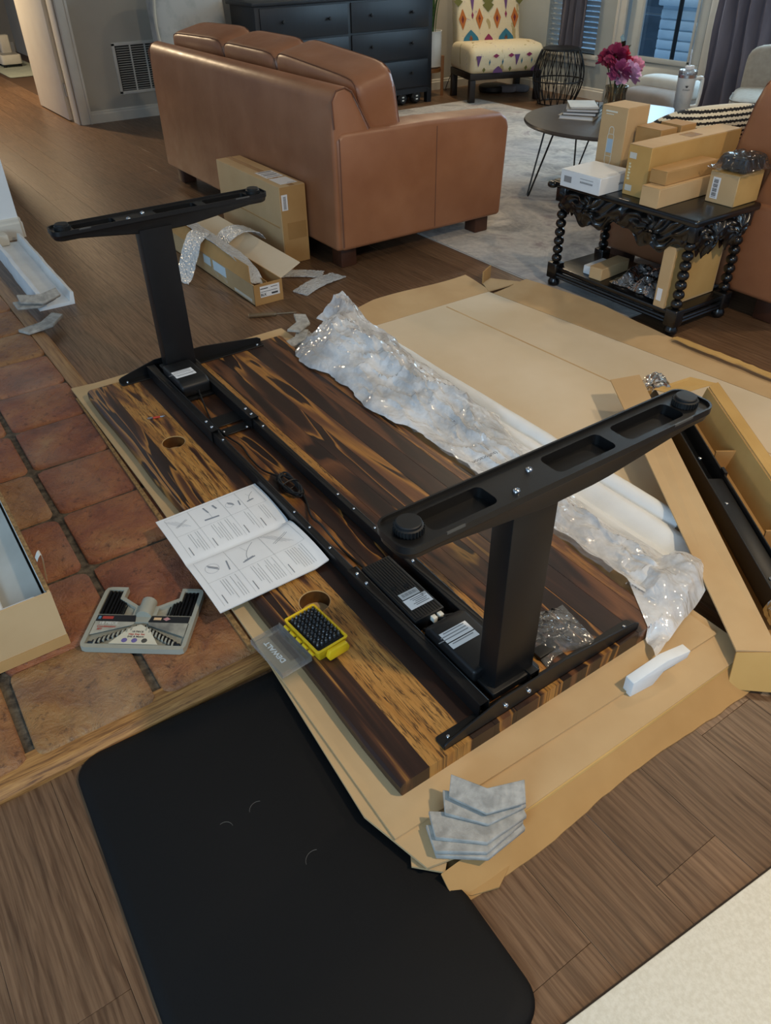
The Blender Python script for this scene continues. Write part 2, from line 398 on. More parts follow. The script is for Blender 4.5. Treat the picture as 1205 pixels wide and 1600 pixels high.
# hall doorway: casing, jamb, open leaf
struct('trim_3', MB().box(6.825, 6.85, -1.595, -1.505, 0, 2.1).box(6.815, 6.85, -1.595, -1.575, 0, 2.1).box(6.832, 6.85, -1.515, -1.50, 0, 2.1)
       .box(6.85, 7.0, -1.505, -1.485, 0, 2.05), TRIM, bevel=.003)
d1 = struct('door_1', MB().box(7.06, 7.99, -1.50, -1.462, .012, 2.03), mat('door_cream', S('#f0e9d8'), S('#ebe3d2'), rough=.45), bevel=.003)
mk('hinge', MB().box(7.02, 7.06, -1.487, -1.478, .2, .3), STEEL, d1)
# glazed door in the right wall
DOORP = mat('door_grey_white', S('#c9cdc8'), S('#c3c7c2'), rough=.5)
struct('trim_4', MB().box(4.66, 4.76, -5.80, -5.775, 0, 2.12).box(4.73, 4.76, -5.80, -5.765, 0, 2.12).box(3.72, 3.81, -5.80, -5.775, 0, 2.12).box(3.72, 3.75, -5.80, -5.765, 0, 2.12).box(3.72, 4.76, -5.80, -5.775, 2.08, 2.17), TRIM, bevel=.003)
d2 = struct('door_2', MB().box(3.82, 4.65, -5.87, -5.83, .01, .38).box(3.82, 3.94, -5.87, -5.83, .38, 2.05).box(4.52, 4.65, -5.87, -5.83, .38, 2.05).box(3.94, 4.52, -5.87, -5.83, 1.93, 2.05), DOORP, bevel=.002)
def glass(name, tint=(.92, .97, 1, 1), rough=.02, k=.12):
    if name in MATS: return MATS[name]
    t = NT(name); tr = t.add('ShaderNodeBsdfTransparent', i_Color=tint); gl = t.add('ShaderNodeBsdfGlossy', i_Roughness=rough)
    mx = t.add('ShaderNodeMixShader'); fr = t.add('ShaderNodeFresnel', i_IOR=1.4); ml = t.add('ShaderNodeMath', operation='MULTIPLY_ADD', i_1=.9, i_2=k*.2)
    t.link(fr.outputs[0], ml.inputs[0]); t.link(ml.outputs[0], mx.inputs[0]); t.link(tr.outputs[0], mx.inputs[1]); t.link(gl.outputs[0], mx.inputs[2]); t.link(mx.outputs[0], t.out.inputs[0])
    MATS[name] = t.m; return t.m
GLASS = glass('clear_glass')
mk('glazing_bead', MB().box(3.94, 4.52, -5.828, -5.815, .36, .40).box(3.94, 3.965, -5.828, -5.815, .38, 1.95).box(4.495, 4.52, -5.828, -5.815, .38, 1.95), DOORP, d2, bevel=.003)
mk('pane', MB().box(3.94, 4.52, -5.853, -5.847, .38, 1.93), GLASS, d2)
mk('door_knob', MB().soft((3.885, -5.80, .97), (.05, .06, .05), n=2.2, seg=5), mat('dark_bronze', S('#2c2622'), rough=.3, metal=1), d2, smooth=True)
mk('door_gasket', MB().box(3.812, 3.822, -5.84, -5.79, .01, 2.06), mat('gasket', S('#2e3230'), rough=.8), d2)
# blinds windows
BLIND = mat('blind_slat', S('#c4d0d8'), S('#bccad3'), rough=.45)
for wi, (x0, x1) in enumerate(((4.98, 5.62), (2.2, 3.42))):
    wn = struct('window_%d' % (wi+1), MB().box(x0, x0+.04, -5.92, -5.86, .36, 2.05).box(x1-.04, x1, -5.92, -5.86, .36, 2.05).box(x0, x1, -5.92, -5.86, 1.2, 1.24), TRIM)
    mk('pane', MB().box(x0+.04, x1-.04, -5.892, -5.886, .38, 2.03), GLASS, wn)
    mk('window_sill', MB().box(x0-.06, x1+.06, -5.86, -5.755, .325, .36).box(x0-.04, x1+.04, -5.80, -5.78, .27, .325), TRIM, wn, bevel=.005)
    s0 = mk('slat', MB().grid(lambda u, v: ((u-.5)*(x1-x0-.03), (v-.5)*.05*math.cos(.75), (v-.5)*.05*math.sin(.75)+.004*(1-(2*v-1)**2)), 1, 4, thick=.002), BLIND, wn, smooth=True)
    s0.location = ((x0+x1)/2, -5.825, .385)
    for k in range(1, 40): share(s0, wn, ((x0+x1)/2, -5.825, .385+.0415*k))
# patio outside the glazed door
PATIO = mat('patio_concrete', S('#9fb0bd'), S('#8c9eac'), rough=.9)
struct('floor_patio', MB().box(-1, 12, -12, -5.95, -.14, -.06), PATIO)
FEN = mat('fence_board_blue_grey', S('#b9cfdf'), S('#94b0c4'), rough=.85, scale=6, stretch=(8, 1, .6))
fence = thing('patio_fence', 'tall pale timber board fence beyond the glazed door', 'fence', (7.1, -9.4, -.06))
b0 = None
for k in range(26):
    if b0 is None: b0 = mk('fence_board', MB().box(-.066, .066, -.012, .012, 0, 1.9), FEN, fence); b0.location = (-1.8+.136*k, random.uniform(-.01, .01), 0)
    else: share(b0, fence, (-1.8+.136*k, random.uniform(-.012, .012), 0))
mk('rail', MB().box(-1.9, 1.75, .012, .05, .9, .99), FEN, fence)
ff = thing('grill_cart', 'dark grill cart with pale shelf seen through the glazed door', 'grill', (6.20, -8.35, -.06))
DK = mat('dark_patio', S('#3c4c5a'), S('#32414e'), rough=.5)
mk('cabinet_body', MB().box(-.55, .30, -.3, .3, .1, .62), DK, ff, bevel=.01)
mk('lid', MB().soft((-.1, 0, .66), (.8, .6, .26), n=4), DK, ff, smooth=True)
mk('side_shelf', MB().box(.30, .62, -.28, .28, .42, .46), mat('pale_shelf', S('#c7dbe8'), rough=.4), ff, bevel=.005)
for sx in (-.5, .25): mk('wheel', MB().cyl((sx, .31, .08), (sx, .35, .08), .08, n=14), RUB, ff)
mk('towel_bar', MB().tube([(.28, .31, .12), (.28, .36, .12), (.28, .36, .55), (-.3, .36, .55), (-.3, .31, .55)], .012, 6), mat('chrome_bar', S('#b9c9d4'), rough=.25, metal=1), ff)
pc = thing('deck_box', 'white slatted outdoor storage box beyond the glazed door', 'storage box', (5.20, -7.62, -.06))
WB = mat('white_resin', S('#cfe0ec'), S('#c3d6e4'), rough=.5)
mk('box_body', MB().box(-.40, .33, -.3, .25, 0, .70), WB, pc, bevel=.01)
for k in range(7): mk('box_slat', MB().box(-.39, .32, .25, .27, .05+.09*k, .125+.09*k), WB, pc, bevel=.004)
mk('box_lid', MB().box(-.43, .36, -.33, .30, .70, .78), WB, pc, bevel=.015)
pp = thing('patio_post', 'slim black patio post standing outside the glazed door', 'post', (5.02, -7.0, -.06))
mk('shaft', MB().cyl((0, 0, 0), (0, 0, 2.2), .022, n=10), BLACKP, pp); mk('post_base', MB().lathe([(.16, 0), (.16, .03), (.04, .05), (.03, .12)], 16), BLACKP, pp)
# return-air grille
gr = thing('return_air_grille', 'white louvred return air grille low on the wall by the hall door', 'vent', (6.85, -2.11, .2))
GW = mat('grille_white', S('#d9d8d0'), rough=.5)
mk('grille_frame', MB().box(-.012, 0, -.225, .215, -.005, .02).box(-.012, 0, -.225, .215, .36, .385).box(-.012, 0, .19, .215, 0, .38).box(-.012, 0, -.225, -.2, 0, .38), GW, gr, bevel=.002)
mk('duct_back', MB().box(-.003, 0, -.2, .19, .02, .36), mat('duct_dark', S('#3a3a38'), rough=.9), gr)
for k in range(3):
    yb = .19-.13*(k+1)+.004; lm = MB()
    for q in range(19): lm.box(-.0035, .0035, yb, yb+.118, -.0012, .0012, T(-.0075, 0, .03+.0175*q) @ RY(.7))
    mk('louvre_panel', lm, GW, gr); 
    if k < 2: mk('mullion', MB().box(-.012, 0, yb-.012, yb, .02, .36), GW, gr)
# curtains
def curtain(name, label, x0, x1, y, z0, z1, c1, c2, folds, amp, flare=0.0):
    def fn(u, v):
        z = z1+(z0-z1)*v; x = x0+(x1-x0)*(u+flare*(v*v)*(u-1.0)) 
        return (x, y+amp*math.sin(u*folds*2*PI+1.5*fbm(u*3, v*1.5))+.02*fbm(u*9, v*3, 4), z)
    return single(name, MB().grid(fn, 90, 24), mat(name+'_cloth'+str(int(x0*10)), c1, c2, rough=.9, scale=5, stretch=(1, 1, .3)), label, 'curtain', smooth=True)
curtain('curtain', 'grey-mauve curtain hanging beside the blinds behind the wire side table', 5.04, 5.36, -5.70, .42, 2.2, S('#6b666c'), S('#5a565c'), 4, .035)
curtain('curtain', 'long mauve-grey curtain right of the glazed door, hanging to the floor', 3.02, 3.66, -5.66, .03, 2.2, S('#77727c'), S('#686470'), 6, .05, .28)
# ================================================================ UPSIDE-DOWN DESK
TT, TB, DL, DW = .088, .050, 1.8655, .762
desk = thing('standing_desk', 'upside-down standing desk, streaked rosewood top with black steel legs pointing up', 'desk', (DL/2, -DW/2, TB))
def stave_mat(i, stops, yscale=10, xscale=.55, dist=1.6, speck=0, seed=0):
    t = NT('rosewood_stave_%d' % i)
    v = t.coords((xscale, yscale, 1), loc=(seed*3.7, seed*1.3, 0)); n = t.noise(v, 1.6, 2.5, .45, dist)
    c = t.ramp(n, stops)
    g = t.noise(t.coords((6, 190, 1), loc=(seed, 0, 0)), 1.3, 5, .6, .4)
    c = t.mix(.32, c, t.ramp(g, [(.3, (.35, .33, .32, 1)), (.62, (1.2, 1.15, 1.1, 1))]), 'MULTIPLY')
    if speck:
        s = t.noise(t.coords((9, 120, 1), loc=(seed*2, 0, 0)), 1.5, 5, .7, 1.2)
        c = t.mix(t.ramp(s, [(.50, (0, 0, 0, 1)), (.60, (speck,)*3+(1,))]), c, S('#2e1c14'))
    t.link(c, t.p.inputs['Base Color']); t.p.inputs['Roughness'].default_value = .36; t.p.inputs['Specular IOR Level'].default_value = .5
    t.bump(g, .05, .001); return t.m
DK1, DK2, MD, MD2, GD, GD2 = S('#251813'), S('#332018'), S('#583723'), S('#6e472c'), S('#a87538'), S('#b98a4a')
dark = [(.30, DK1), (.46, DK2), (.52, MD), (.56, GD), (.575, DK1), (.68, DK2), (.8, MD)]
darker = [(.3, DK1), (.55, DK2), (.7, MD), (.74, DK1)]
gold = [(.30, DK2), (.37, MD2), (.43, GD), (.54, GD2), (.60, GD), (.64, MD), (.68, DK2)]
goldm = [(.34, DK1), (.40, DK2), (.42, GD), (.50, MD2), (.57, MD), (.60, GD), (.62, DK1)]
mid = [(.34, DK1), (.40, DK2), (.46, MD), (.55, MD2), (.60, MD), (.63, DK1)]
bounds = [0, .062, .170, .228, .288, .352, .418, .476, .536, .592, .655, .712, .762]
specs = [(dark, 6, 0, 11), (gold, 4.5, .85, 3), (darker, 5, 0, 5), (goldm, 4, .3, 8), (dark, 5, 0, 21), (gold, 4, .85, 14), (mid, 4, 0, 2), (dark, 4.5, 0, 9), (goldm, 3.5, 0, 17), (darker, 4.5, 0, 6), (mid, 4, 0, 31), (goldm, 6, .5, 12)]
top = mk('tabletop', MB().box(.008, DL-.008, -DW+.008, -.008, TB+.001, TB+.012), mat('rosewood_core', S('#4a3022'), rough=.5), desk, w=True)
def edge_l(x): return .006*math.sin(x*5.1)+.005*math.sin(x*11+1)+.004*fbm(x*4, 1)
def edge_r(x): return .005*math.sin(x*4.3+2)+.004*math.sin(x*9)+.004*fbm(x*5, 7)
NS = 72
for i in range(12):
    a, b = -bounds[i], -bounds[i+1]; mb = MB(); vs = []
    for k in range(NS+1):
        x = DL*k/NS
        if i == 0:
            e = edge_l(x)*.5; sec = [(a+.000+e, TB), (a+.004+e, TB+.008), (a+.004+e, TT-.010), (a+.000+e*.7, TT-.003), (a-.006, TT), (b+.0002, TT), (b+.0002, TB)]
        elif i == 11:
            e = edge_r(x); sec = [(a-.0002, TB), (a-.0002, TT), (b+.018+e, TT), (b+.008+e, TT-.006), (b+e, TT-.016), (b-.006+e, TB+.008), (b+e, TB)][::-1]
            sec = [sec[-1]]+sec[:-1] if False else sec
        else: sec = [(a-.0002, TB), (a-.0002, TT-.0006), (a-.0008, TT), (b+.0008, TT), (b+.0002, TT-.0006), (b+.0002, TB)][::-1]
        vs += [(x, y, z) for y, z in sec]; m = len(sec)
    fs = [(k*m+q, k*m+(q+1) % m, (k+1)*m+(q+1) % m, (k+1)*m+q) for k in range(NS) for q in range(m)]
    fs += [tuple(range(m-1, -1, -1)), tuple(range(NS*m, NS*m+m))]
    if i == 0: fs = [f[::-1] for f in fs]
    mb.add(vs, fs)
    st, ys, sp, sd = specs[i]
    o = mk('stave', mb, stave_mat(i, st, ys*1.3, .62, 1.9, sp, sd), top, smooth=True, ang=28)
    bm = bmesh.new(); bm.from_mesh(o.data); bmesh.ops.recalc_face_normals(bm, faces=bm.faces); bm.to_mesh(o.data); bm.free()
    if i == 1: cut(o, [MB().cyl((1.375, -.113, .0), (1.375, -.113, .2), .036, n=40), MB().cyl((.512, -.112, 0), (.512, -.112, .2), .038, n=40)])
    inv = rootmat(top).inverted(); o.data.transform(inv)
cut_core = top
# core must not show in the grommet holes
cutm = [MB().cyl((1.375-DL/2, -.113+DW/2, -.2), (1.375-DL/2, -.113+DW/2, .2), .037, n=32), MB().cyl((.512-DL/2, -.112+DW/2, -.2), (.512-DL/2, -.112+DW/2, .2), .039, n=32)]
cut(top, cutm)
for hx_, hy_, hr_ in ((1.375, -.113, .036), (.512, -.112, .038)):
    hl = MB().lathe([(hr_-.0004, TB+.001), (hr_-.0004, TT-.001), (hr_-.0026, TT-.001), (hr_-.0026, TB+.001)], 40, (hx_, hy_, 0), cap=False)
    mk('hole_wall', hl, mat('hole_wall_amber', S('#6a431c'), S('#4a2c14'), rough=.35, scale=20), top, w=True, smooth=True)
    mk('hole_rim', MB().lathe([(hr_+.0002, TT-.002), (hr_+.0002, TT+.0003), (hr_-.0016, TT-.0005), (hr_-.0016, TT-.002)], 40, (hx_, hy_, 0), cap=False), mat('hole_rim_pale', S('#b89a6a'), rough=.4), top, w=True, smooth=True)
# side brackets
scr = [None]
def screw(p, n, parent, r=.0075):
    if scr[0] is None:
        mb = MB(); mb.lathe([(r*1.0, 0), (r, .0015), (r*.8, .0038), (r*.45, .005), (r*.42, .0035), (.0005, .0033)], 14)
        src = mk('screw', mb, STEEL, parent, smooth=True); scr[0] = src; o = src
    else: o = share(scr[0], parent)
    o.location = rootmat(parent).inverted() @ Vector(p); o.rotation_euler = Vector(n).to_track_quat('Z', 'Y').to_euler(); s = r/.0075; o.scale = (s, s, s); return o
def bracket(xw, xi, sgn):
    prof = [(-.108, TT), (-.108, TT+.014), (-.118, TT+.02), (-.245, TT+.052), (-.43, TT+.052), (-.65, TT+.026), (-.664, TT+.018), (-.664, TT)]
    mb = MB().prism(prof, xw, xw+sgn*.004, 'x')
    mb.prism(rrect(min(xw, xw+sgn*.034), max(xw, xw+sgn*.034), -.664, -.108, .008, 3), TT, TT+.004)
    o = mk('side_bracket', mb, BLACK, desk, w=True, bevel=.0008, seg=1)
    for y in (-.132, -.640): screw((xw+sgn*.0195, y, TT+.004), (0, 0, 1), o, .006)
    for y in (-.262, -.325): screw((xw if sgn > 0 else xw, y, TT+.026), (-sgn, 0, 0), o)
    return o
bracket(.011, 0, 1); bracket(DL-.011, 0, -1)
# columns (with base collar)
for xc in (.0725, DL-.0725):
    c = mk('leg_column', MB().prism(rrect(xc-.026, xc+.026, -.368, -.262, .003, 2), TT+.03, TT+.520), BLACK, desk, w=True, smooth=True)
    mk('column_collar', MB().prism(rrect(xc-.037, xc+.037, -.380, -.250, .006, 3), TT+.022, TT+.040), BLACKP, c, w=True, bevel=.003)
# feet
def foot(xc):
    x0, x1, ye, ys = xc-.044, xc+.044, -.722, -.008
    zt = TT+.560; n = 40; out = rrect(x0, x1, ye, ys, .026, 5); m = len(out)
    mb = MB(); yc = (ye+ys)/2
    def depth(y): t = abs(y-yc)/((ys-ye)/2); return .030+.026*max(0, 1-max(0, (t-.18)/.62))
    vs = [(x, y, zt) for x, y in out]+[(x, y, zt-.012) for x, y in out]
    ins = [(xc+(x-xc)*.90, yc+(y-yc)*.985) for x, y in out]
    dense = []
    # bottom rings follow the tapered depth; subdivide the long sides
    def ring(sc, zf):
        return [(xc+(x-xc)*sc, yc+(y-yc)*(1-(1-sc)*.12), zf(y)) for x, y in O2]
    O2 = []
    for i in range(m):
        a, b = out[i], out[(i+1) % m]; L = math.hypot(b[0]-a[0], b[1]-a[1]); k = max(1, int(L/.04))
        O2 += [(a[0]+(b[0]-a[0])*q/k, a[1]+(b[1]-a[1])*q/k) for q in range(k)]
    mb = MB(); rs = [ring(1, lambda y: zt), ring(1, lambda y: zt-.013), ring(.93, lambda y: zt-.018), ring(.90, lambda y: zt-depth(y)+.004), ring(.82, lambda y: zt-depth(y))]
    M2 = len(O2); vs = [p for r in rs for p in r]
    fs = [(k*M2+i, (k+1)*M2+i, (k+1)*M2+(i+1) % M2, k*M2+(i+1) % M2) for k in range(4) for i in range(M2)]
    fs += [tuple(range(M2)), tuple(range(5*M2-1, 4*M2-1, -1))]
    mb.add(vs, fs)
    o = mk('foot', mb, BLACK, None, smooth=True, ang=35)
    bm = bmesh.new(); bm.from_mesh(o.data); bmesh.ops.recalc_face_normals(bm, faces=bm.faces); bm.to_mesh(o.data); bm.free()
    cs = [MB().prism(rrect(x0+.0035, x1-.0035, ye+.004, ys-.004, .023, 5), zt-.006, zt+.01)]
    for a, b in ((-.205, -.075), (-.475, -.335), (-.655, -.505)): cs.append(MB().prism(rrect(x0+.018, x1-.018, a, b, .012, 4), zt-.026, zt+.01))
    cut(o, cs); o.data.transform(rootmat(desk).inverted()); o.parent = desk
    for y in (-.047, -.684):
        k = MB().lathe([(.0215, 0), (.0225, .001), (.0225, .011), (.020, .0125), (.020, .0165), (.0185, .018), (.0005, .0183)], 28, (xc, y, zt-.006))
        for q in range(28):
            a = 2*PI*q/28; k.box(-.0012, .0012, -.001, .001, 0, .010, T(xc+.0228*math.cos(a), y+.0228*math.sin(a), zt-.005) @ RZ(a))
        mk('levelling_knob', k, RUB, o, w=True, smooth=True)
    mk('rim_slit', MB().box(x0-.0004, x0+.002, -.12, -.085, zt-.004, zt+.0003).box(x0-.0004, x0+.002, -.65, -.60, zt-.004, zt+.0003), mat('worn_edge', S('#4c4c4a'), rough=.4), o, w=True)
    screw((xc-.022, -.243, zt-.006), (0, 0, 1), o, .0085); screw((xc+.010, -.300, zt-.006), (0, 0, 1), o, .0085)
    return o
foot(.052); foot(DL-.052)
# cross rails: thick outer sleeves at both ends with slimmer inner rails between them
def rail(name, x0, x1, y0, y1, h, z0=TT):
    t = .003; mb = MB().box(x0, x1, y0, y0+t, z0+.002, z0+h).box(x0, x1, y1-t, y1, z0+.002, z0+h).box(x0, x1, y0, y1, z0+h-t, z0+h)
    return mk(name, mb, BLACK, desk, w=True, bevel=.0008, seg=1)
for ya, yb in ((-.236, -.210), (-.372, -.346)):
    a = rail('rail_sleeve', .03, .52, ya, yb, .042); b = rail('rail_sleeve', 1.295, DL-.03, ya, yb, .042); c = rail('inner_rail', .50, 1.33, ya+.004, yb-.004, .037)
    for x in (.495, .455): screw((x, (ya+yb)/2, TT+.042), (0, 0, 1), a, .006)
    for x in (1.32, 1.36): screw((x, (ya+yb)/2, TT+.042), (0, 0, 1), b, .006)
    for x in (.62, .72, .80, 1.24): screw((x, (ya+yb)/2, TT+.037), (0, 0, 1), c, .005)
cp = mk('cross_plate', MB().box(1.305, 1.345, -.348, -.234, TT+.004, TT+.008).box(1.365, 1.43, -.348, -.234, TT+.004, TT+.007).box(1.30, 1.44, -.246, -.234, TT+.003, TT+.02), BLACK, desk, w=True, bevel=.001, seg=1)
screw((1.325, -.262, TT+.008), (0, 0, 1), cp, .006); screw((1.30+.01, -.335, TT+.008), (0, 0, 1), cp, .006)
# motor housings
for xc, sg in ((.17, 1), (DL-.19, -1)):
    x0, x1 = xc-.085, xc+.085
    mh = mk('motor_housing', MB().prism([(x0, TT+.012), (x1, TT+.012), (x1, TT+.052), (x1-.02, TT+.066), (x0, TT+.066)] if sg > 0 else [(x0, TT+.012), (x1, TT+.012), (x1, TT+.066), (x0+.02, TT+.066), (x0, TT+.052)], -.342, -.240, 'y'), BLACKP, desk, w=True, bevel=.008, seg=3)
    lx = xc-.005 if sg < 0 else xc+.02
    for q, (a, b) in enumerate(((0, .030), (.033, .05))):
        st = mk('label_sticker', MB().box(lx+.02-a, lx+.02-b, -.318, -.246, TT+.0661, TT+.0665), WHITE, mh, w=True)
        for k in range(3 if q == 0 else 1): mk('printed_line', MB().box(lx+.018-a-.008*k-.004, lx+.018-a-.008*k-.0015, -.31, -.254+.012*k, TT+.0666, TT+.0668), INKL, mh, w=True)
    mk('motor_base', MB().box(x0-.012, x1+.012, -.345, -.237, TT+.002, TT+.012), BLACK, desk, w=True, bevel=.002)
# control box with ribs, sticker, sockets
cb = mk('control_box', MB().box(.285, .505, -.322, -.240, TT+.006, TT+.045), BLACKP, desk, w=True, bevel=.003)
for k in range(11): mk('rib', MB().box(.29+.0001, .50, -.3165+.0070*k, -.3135+.0070*k, TT+.045, TT+.0462), BLACKP, cb, w=True)
CX = .352
mk('label_sticker', MB().box(.318, .352, -.316, -.254, TT+.0463, TT+.0467), WHITE, cb, w=True)
mk('label_sticker', MB().box(.355, .375, -.306, -.256, TT+.0463, TT+.0467), mat('grey_label', S('#c3c6c6'), rough=.6), cb, w=True)
pr = MB()
for k in range(5): pr.box(.3455-.0052*k, .3478-.0052*k, -.31+.004*(k % 2), -.27-.004*(k % 3), TT+.0468, TT+.0469)
for k in range(12): pr.box(.361, .371, -.303+.0035*k, -.3015+.0035*k+(.001 if k % 3 else 0), TT+.0468, TT+.0469)
mk('printed_lines', pr, INKL, cb, w=True)
mk('printed_mark', text_mb('CE', .011, T(.3475, -.308, TT+.0469) @ RZ(PI/2*1)), INK, cb, w=True)
for y in (-.292, -.262): mk('mounting_hole', MB().cyl((.395+(y+.277)*.3, y, TT+.0455), (.395+(y+.277)*.3, y, TT+.0465), .0065, n=14), mat('hole_black', S('#040404'), rough=.9), cb, w=True)
for y, r in ((-.306, .007), (-.288, .006)): mk('white_plug', MB().box(.272, .286, y-.006, y+.006, TT+.026, TT+.040), mat('plug_white', S('#e2e2d8'), rough=.5), cb, w=True, bevel=.002)
# cables
def spline(pts, n=8):
    P = [Vector(p) for p in pts]; P = [2*P[0]-P[1]]+P+[2*P[-1]-P[-2]]; out = []
    for i in range(1, len(P)-2):
        for k in range(n):
            t = k/n; a, b, c, d = P[i-1:i+3]
            out.append(.5*((2*b)+(c-a)*t+(2*a-5*b+4*c-d)*t*t+(3*b-a-3*c+d)*t**3))
    return out+[P[-2]]
z = TT+.005
mk('cable', MB().tube(spline([(.51, -.262, TT+.02), (.56, -.268, z), (.63, -.262, z+.004), (.70, -.247, TT+.046), (.78, -.262, z+.012), (.86, -.292, z), (.90, -.300, z+.004)]), .0032, 7), RUB, desk, w=True, smooth=True)
coil = mk('cable_coil', MB(), RUB, desk) if False else None
pts = []
for k in range(150):
    a = 2*PI*k/26; q = k/150
    pts.append((.945+.058*math.cos(a)+.006*math.sin(k*.7), -.288+.019*math.sin(a)+.004*math.cos(k*.37), z+.004+.012*q+.003*math.sin(k*1.3)))
mk('cable_coil', MB().tube(pts, .0031, 6), RUB, desk, w=True, smooth=True)
mk('cable_tie', MB().tube([(.945+.004*math.cos(a)*0, -.288+.026*math.cos(a), z+.01+.014*math.sin(a)) for a in [2*PI*i/16 for i in range(17)]], .0022, 6), BLACKP, desk, w=True)
mk('cable', MB().tube(spline([(1.002, -.285, z+.006), (1.06, -.262, z+.006), (1.14, -.262, z+.003), (1.22, -.27, z+.003), (1.30, -.256, TT+.012), (1.42, -.262, z), (1.56, -.29, TT+.02), (1.60, -.30, TT+.03)]), .003, 7), RUB, desk, w=True, smooth=True)
mk('cable', MB().tube(spline([(.274, -.296, TT+.033), (.25, -.30, TT+.05), (.235, -.285, TT+.045), (.25, -.265, TT+.03), (.275, -.256, TT+.02), (.262, -.30, TT+.012), (.24, -.326, TT+.03), (.255, -.332, TT+.04), (.272, -.31, TT+.034)]), .0034, 7), RUB, desk, w=True, smooth=True)
# ================================================================ CARDBOARD, FOAM, FELT, PLASTIC AROUND THE DESK
ct = thing('flattened_carton', 'flattened cardboard carton layers lying beneath the upside-down desk', 'carton', (.9, -.4, 0))
def sheet(name, poly, z0, z1, m, parent, zf=None, edge=None):
    return mk(name, MB().prism(poly, z0, z1), m, parent, w=True)
sheet('top_sheet', [(-.062, .062), (1.2, .034), (1.995, .030), (1.985, -.05), (2.0, -.83), (-.085, -.835)][::-1], .0445, .050, CARD, ct)
sheet('lower_sheet', [(.010, .082), (.44, .052), (1.2, .028), (1.90, .024), (1.9, -.86), (-.158, -.86), (-.152, -.02), (-.135, .045)][::-1], .0375, .0435, CARD, ct)
mk('corrugated_edge', MB().tube([(-.154, -.86, .036), (-.154, -.4, .037), (-.150, -.03, .036)], .0055, 8), CARDY, ct, w=True, smooth=True)
def flapf(u, v):
    y = .03-.905*u; x = -.156-.052*v-.006*math.sin(u*9)*v; z = .035*(1-v)**1.2+.003
    return (x-.004*fbm(u*14, v*3)*v, y, z)
mk('front_flap', MB().grid(flapf, 40, 6, thick=.004), CARD2, ct, w=True, smooth=True)
mk('torn_flap', MB().prism([(-.205, .0), (-.150, .055), (-.128, .030), (-.12, -.05), (-.20, -.10), (-.222, -.05)], .004, .008, 'z'), CARD2, ct, w=True)
mk('torn_flap', MB().prism([(-.155, .02), (-.112, .062), (-.06, .03), (-.1, -.04)], .026, .031, 'z'), CARD, ct, w=True)
mk('side_wall', MB().box(-.02, .455, .018, .024, .003, .037), CARD2, ct, w=True)
mk('side_wall', MB().box(-.02, 1.9, -.84, -.834, .003, .037), CARD2, ct, w=True)
mk('end_wall', MB().box(1.885, 1.891, -.84, -.05, .003, .037), CARD2, ct, w=True)
mk('side_strip', MB().prism([(.50, .056), (1.92, .030), (1.925, .036), (1.0, .060), (.50, .068)][::-1], .038, .0445, 'z'), CARDE, ct, w=True)
# opened carton half on the right
lid = thing('opened_carton_half', 'large opened cardboard carton half lying flat right of the desk with splayed flaps', 'carton', (.9, -1.5, 0))
sheet('inner_panel', [(1.868, -.99), (1.868, -1.838), (.52, -1.985), (-.12, -2.06), (-.12, -1.0)], .002, .008, CARDP, lid)
mk('fold_crease', MB().prism([(1.846, -1.57), (1.846, -1.578), (-.1, -1.70), (-.1, -1.695)], .0081, .0086), CARD, lid, w=True)
def rflap(u, v):
    x = 1.84-1.95*u; yi = -1.841-.109*(1.868-x); yo = max(yi-.20-.02*math.sin(u*5)+.04*u, -2.100-.09*min(1, max(0, (1.03-x)/.1)))
    return (x, yi+(yo-yi)*v, .008+.014*v+.010*math.sin(u*7+1)*v*v+.004*fbm(u*8, v*2)*v)
mk('side_flap', MB().grid(rflap, 50, 8, thick=.005), CARD, lid, w=True, smooth=True)
mk('torn_strip', MB().grid(lambda u, v: (1.02-1.1*u, -2.062-.055*u-.035*v-.006*fbm(u*12, v), .032+.004*fbm(u*20, v*3)), 40, 4, thick=.003), CARDY, lid, w=True, smooth=True)
def fflap(u, v):
    y = -1.05-.80*u; xi = 1.87; xo = 2.02+.055*u-.05*max(0, .3-u)/.3
    return (xi+(xo-xi)*v, y-.02*v, .008+.022*v+.012*math.sin(u*5)*v*v)
mk('end_flap', MB().grid(fflap, 30, 8, thick=.005), CARD, lid, w=True, smooth=True)
mk('corner_tab', MB().prism([(1.955, -1.880), (2.0, -1.965), (2.005, -1.962), (1.96, -1.877)][::-1], .006, .065), CARD2, lid, w=True)
mk('corner_web', MB().prism([(1.868, -1.838), (1.96, -1.88), (1.985, -1.95), (1.86, -2.04)], .006, .011), CARD, lid, w=True)
# foam edge channels
def channel(L, prof, M, name, label, grp=None, sag=.0):
    mb = MB(); n = 24; m = len(prof); vs = []
    for k in range(n+1):
        x = L*k/n
        vs += [M @ Vector((x, y+.004*fbm(x*4, 2), z+sag*math.sin(PI*k/n)+.002*fbm(x*6, y*9))) for y, z in prof]
    fs = [(k*m+q, k*m+(q+1) % m, (k+1)*m+(q+1) % m, (k+1)*m+q) for k in range(n) for q in range(m)]+[tuple(range(m-1, -1, -1)), tuple(range(n*m, n*m+m))]
    mb.add(vs, fs); o = single(name, mb, FOAM, label, 'foam', grp, smooth=True, ang=50)
    bm = bmesh.new(); bm.from_mesh(o.data); bmesh.ops.recalc_face_normals(bm, faces=bm.faces); bm.to_mesh(o.data); bm.free(); return o
def roundprof(w, h, n=10): return [(w/2*math.cos(PI*i/n), h*math.sin(PI*i/n)**.75) for i in range(n+1)]
channel(1.60, roundprof(.075, .062), T(.22, -1.098, .010), 'foam_channel', 'long rounded white foam edge strip lying on the carton right of the clear bag', 'white foam edge strips')
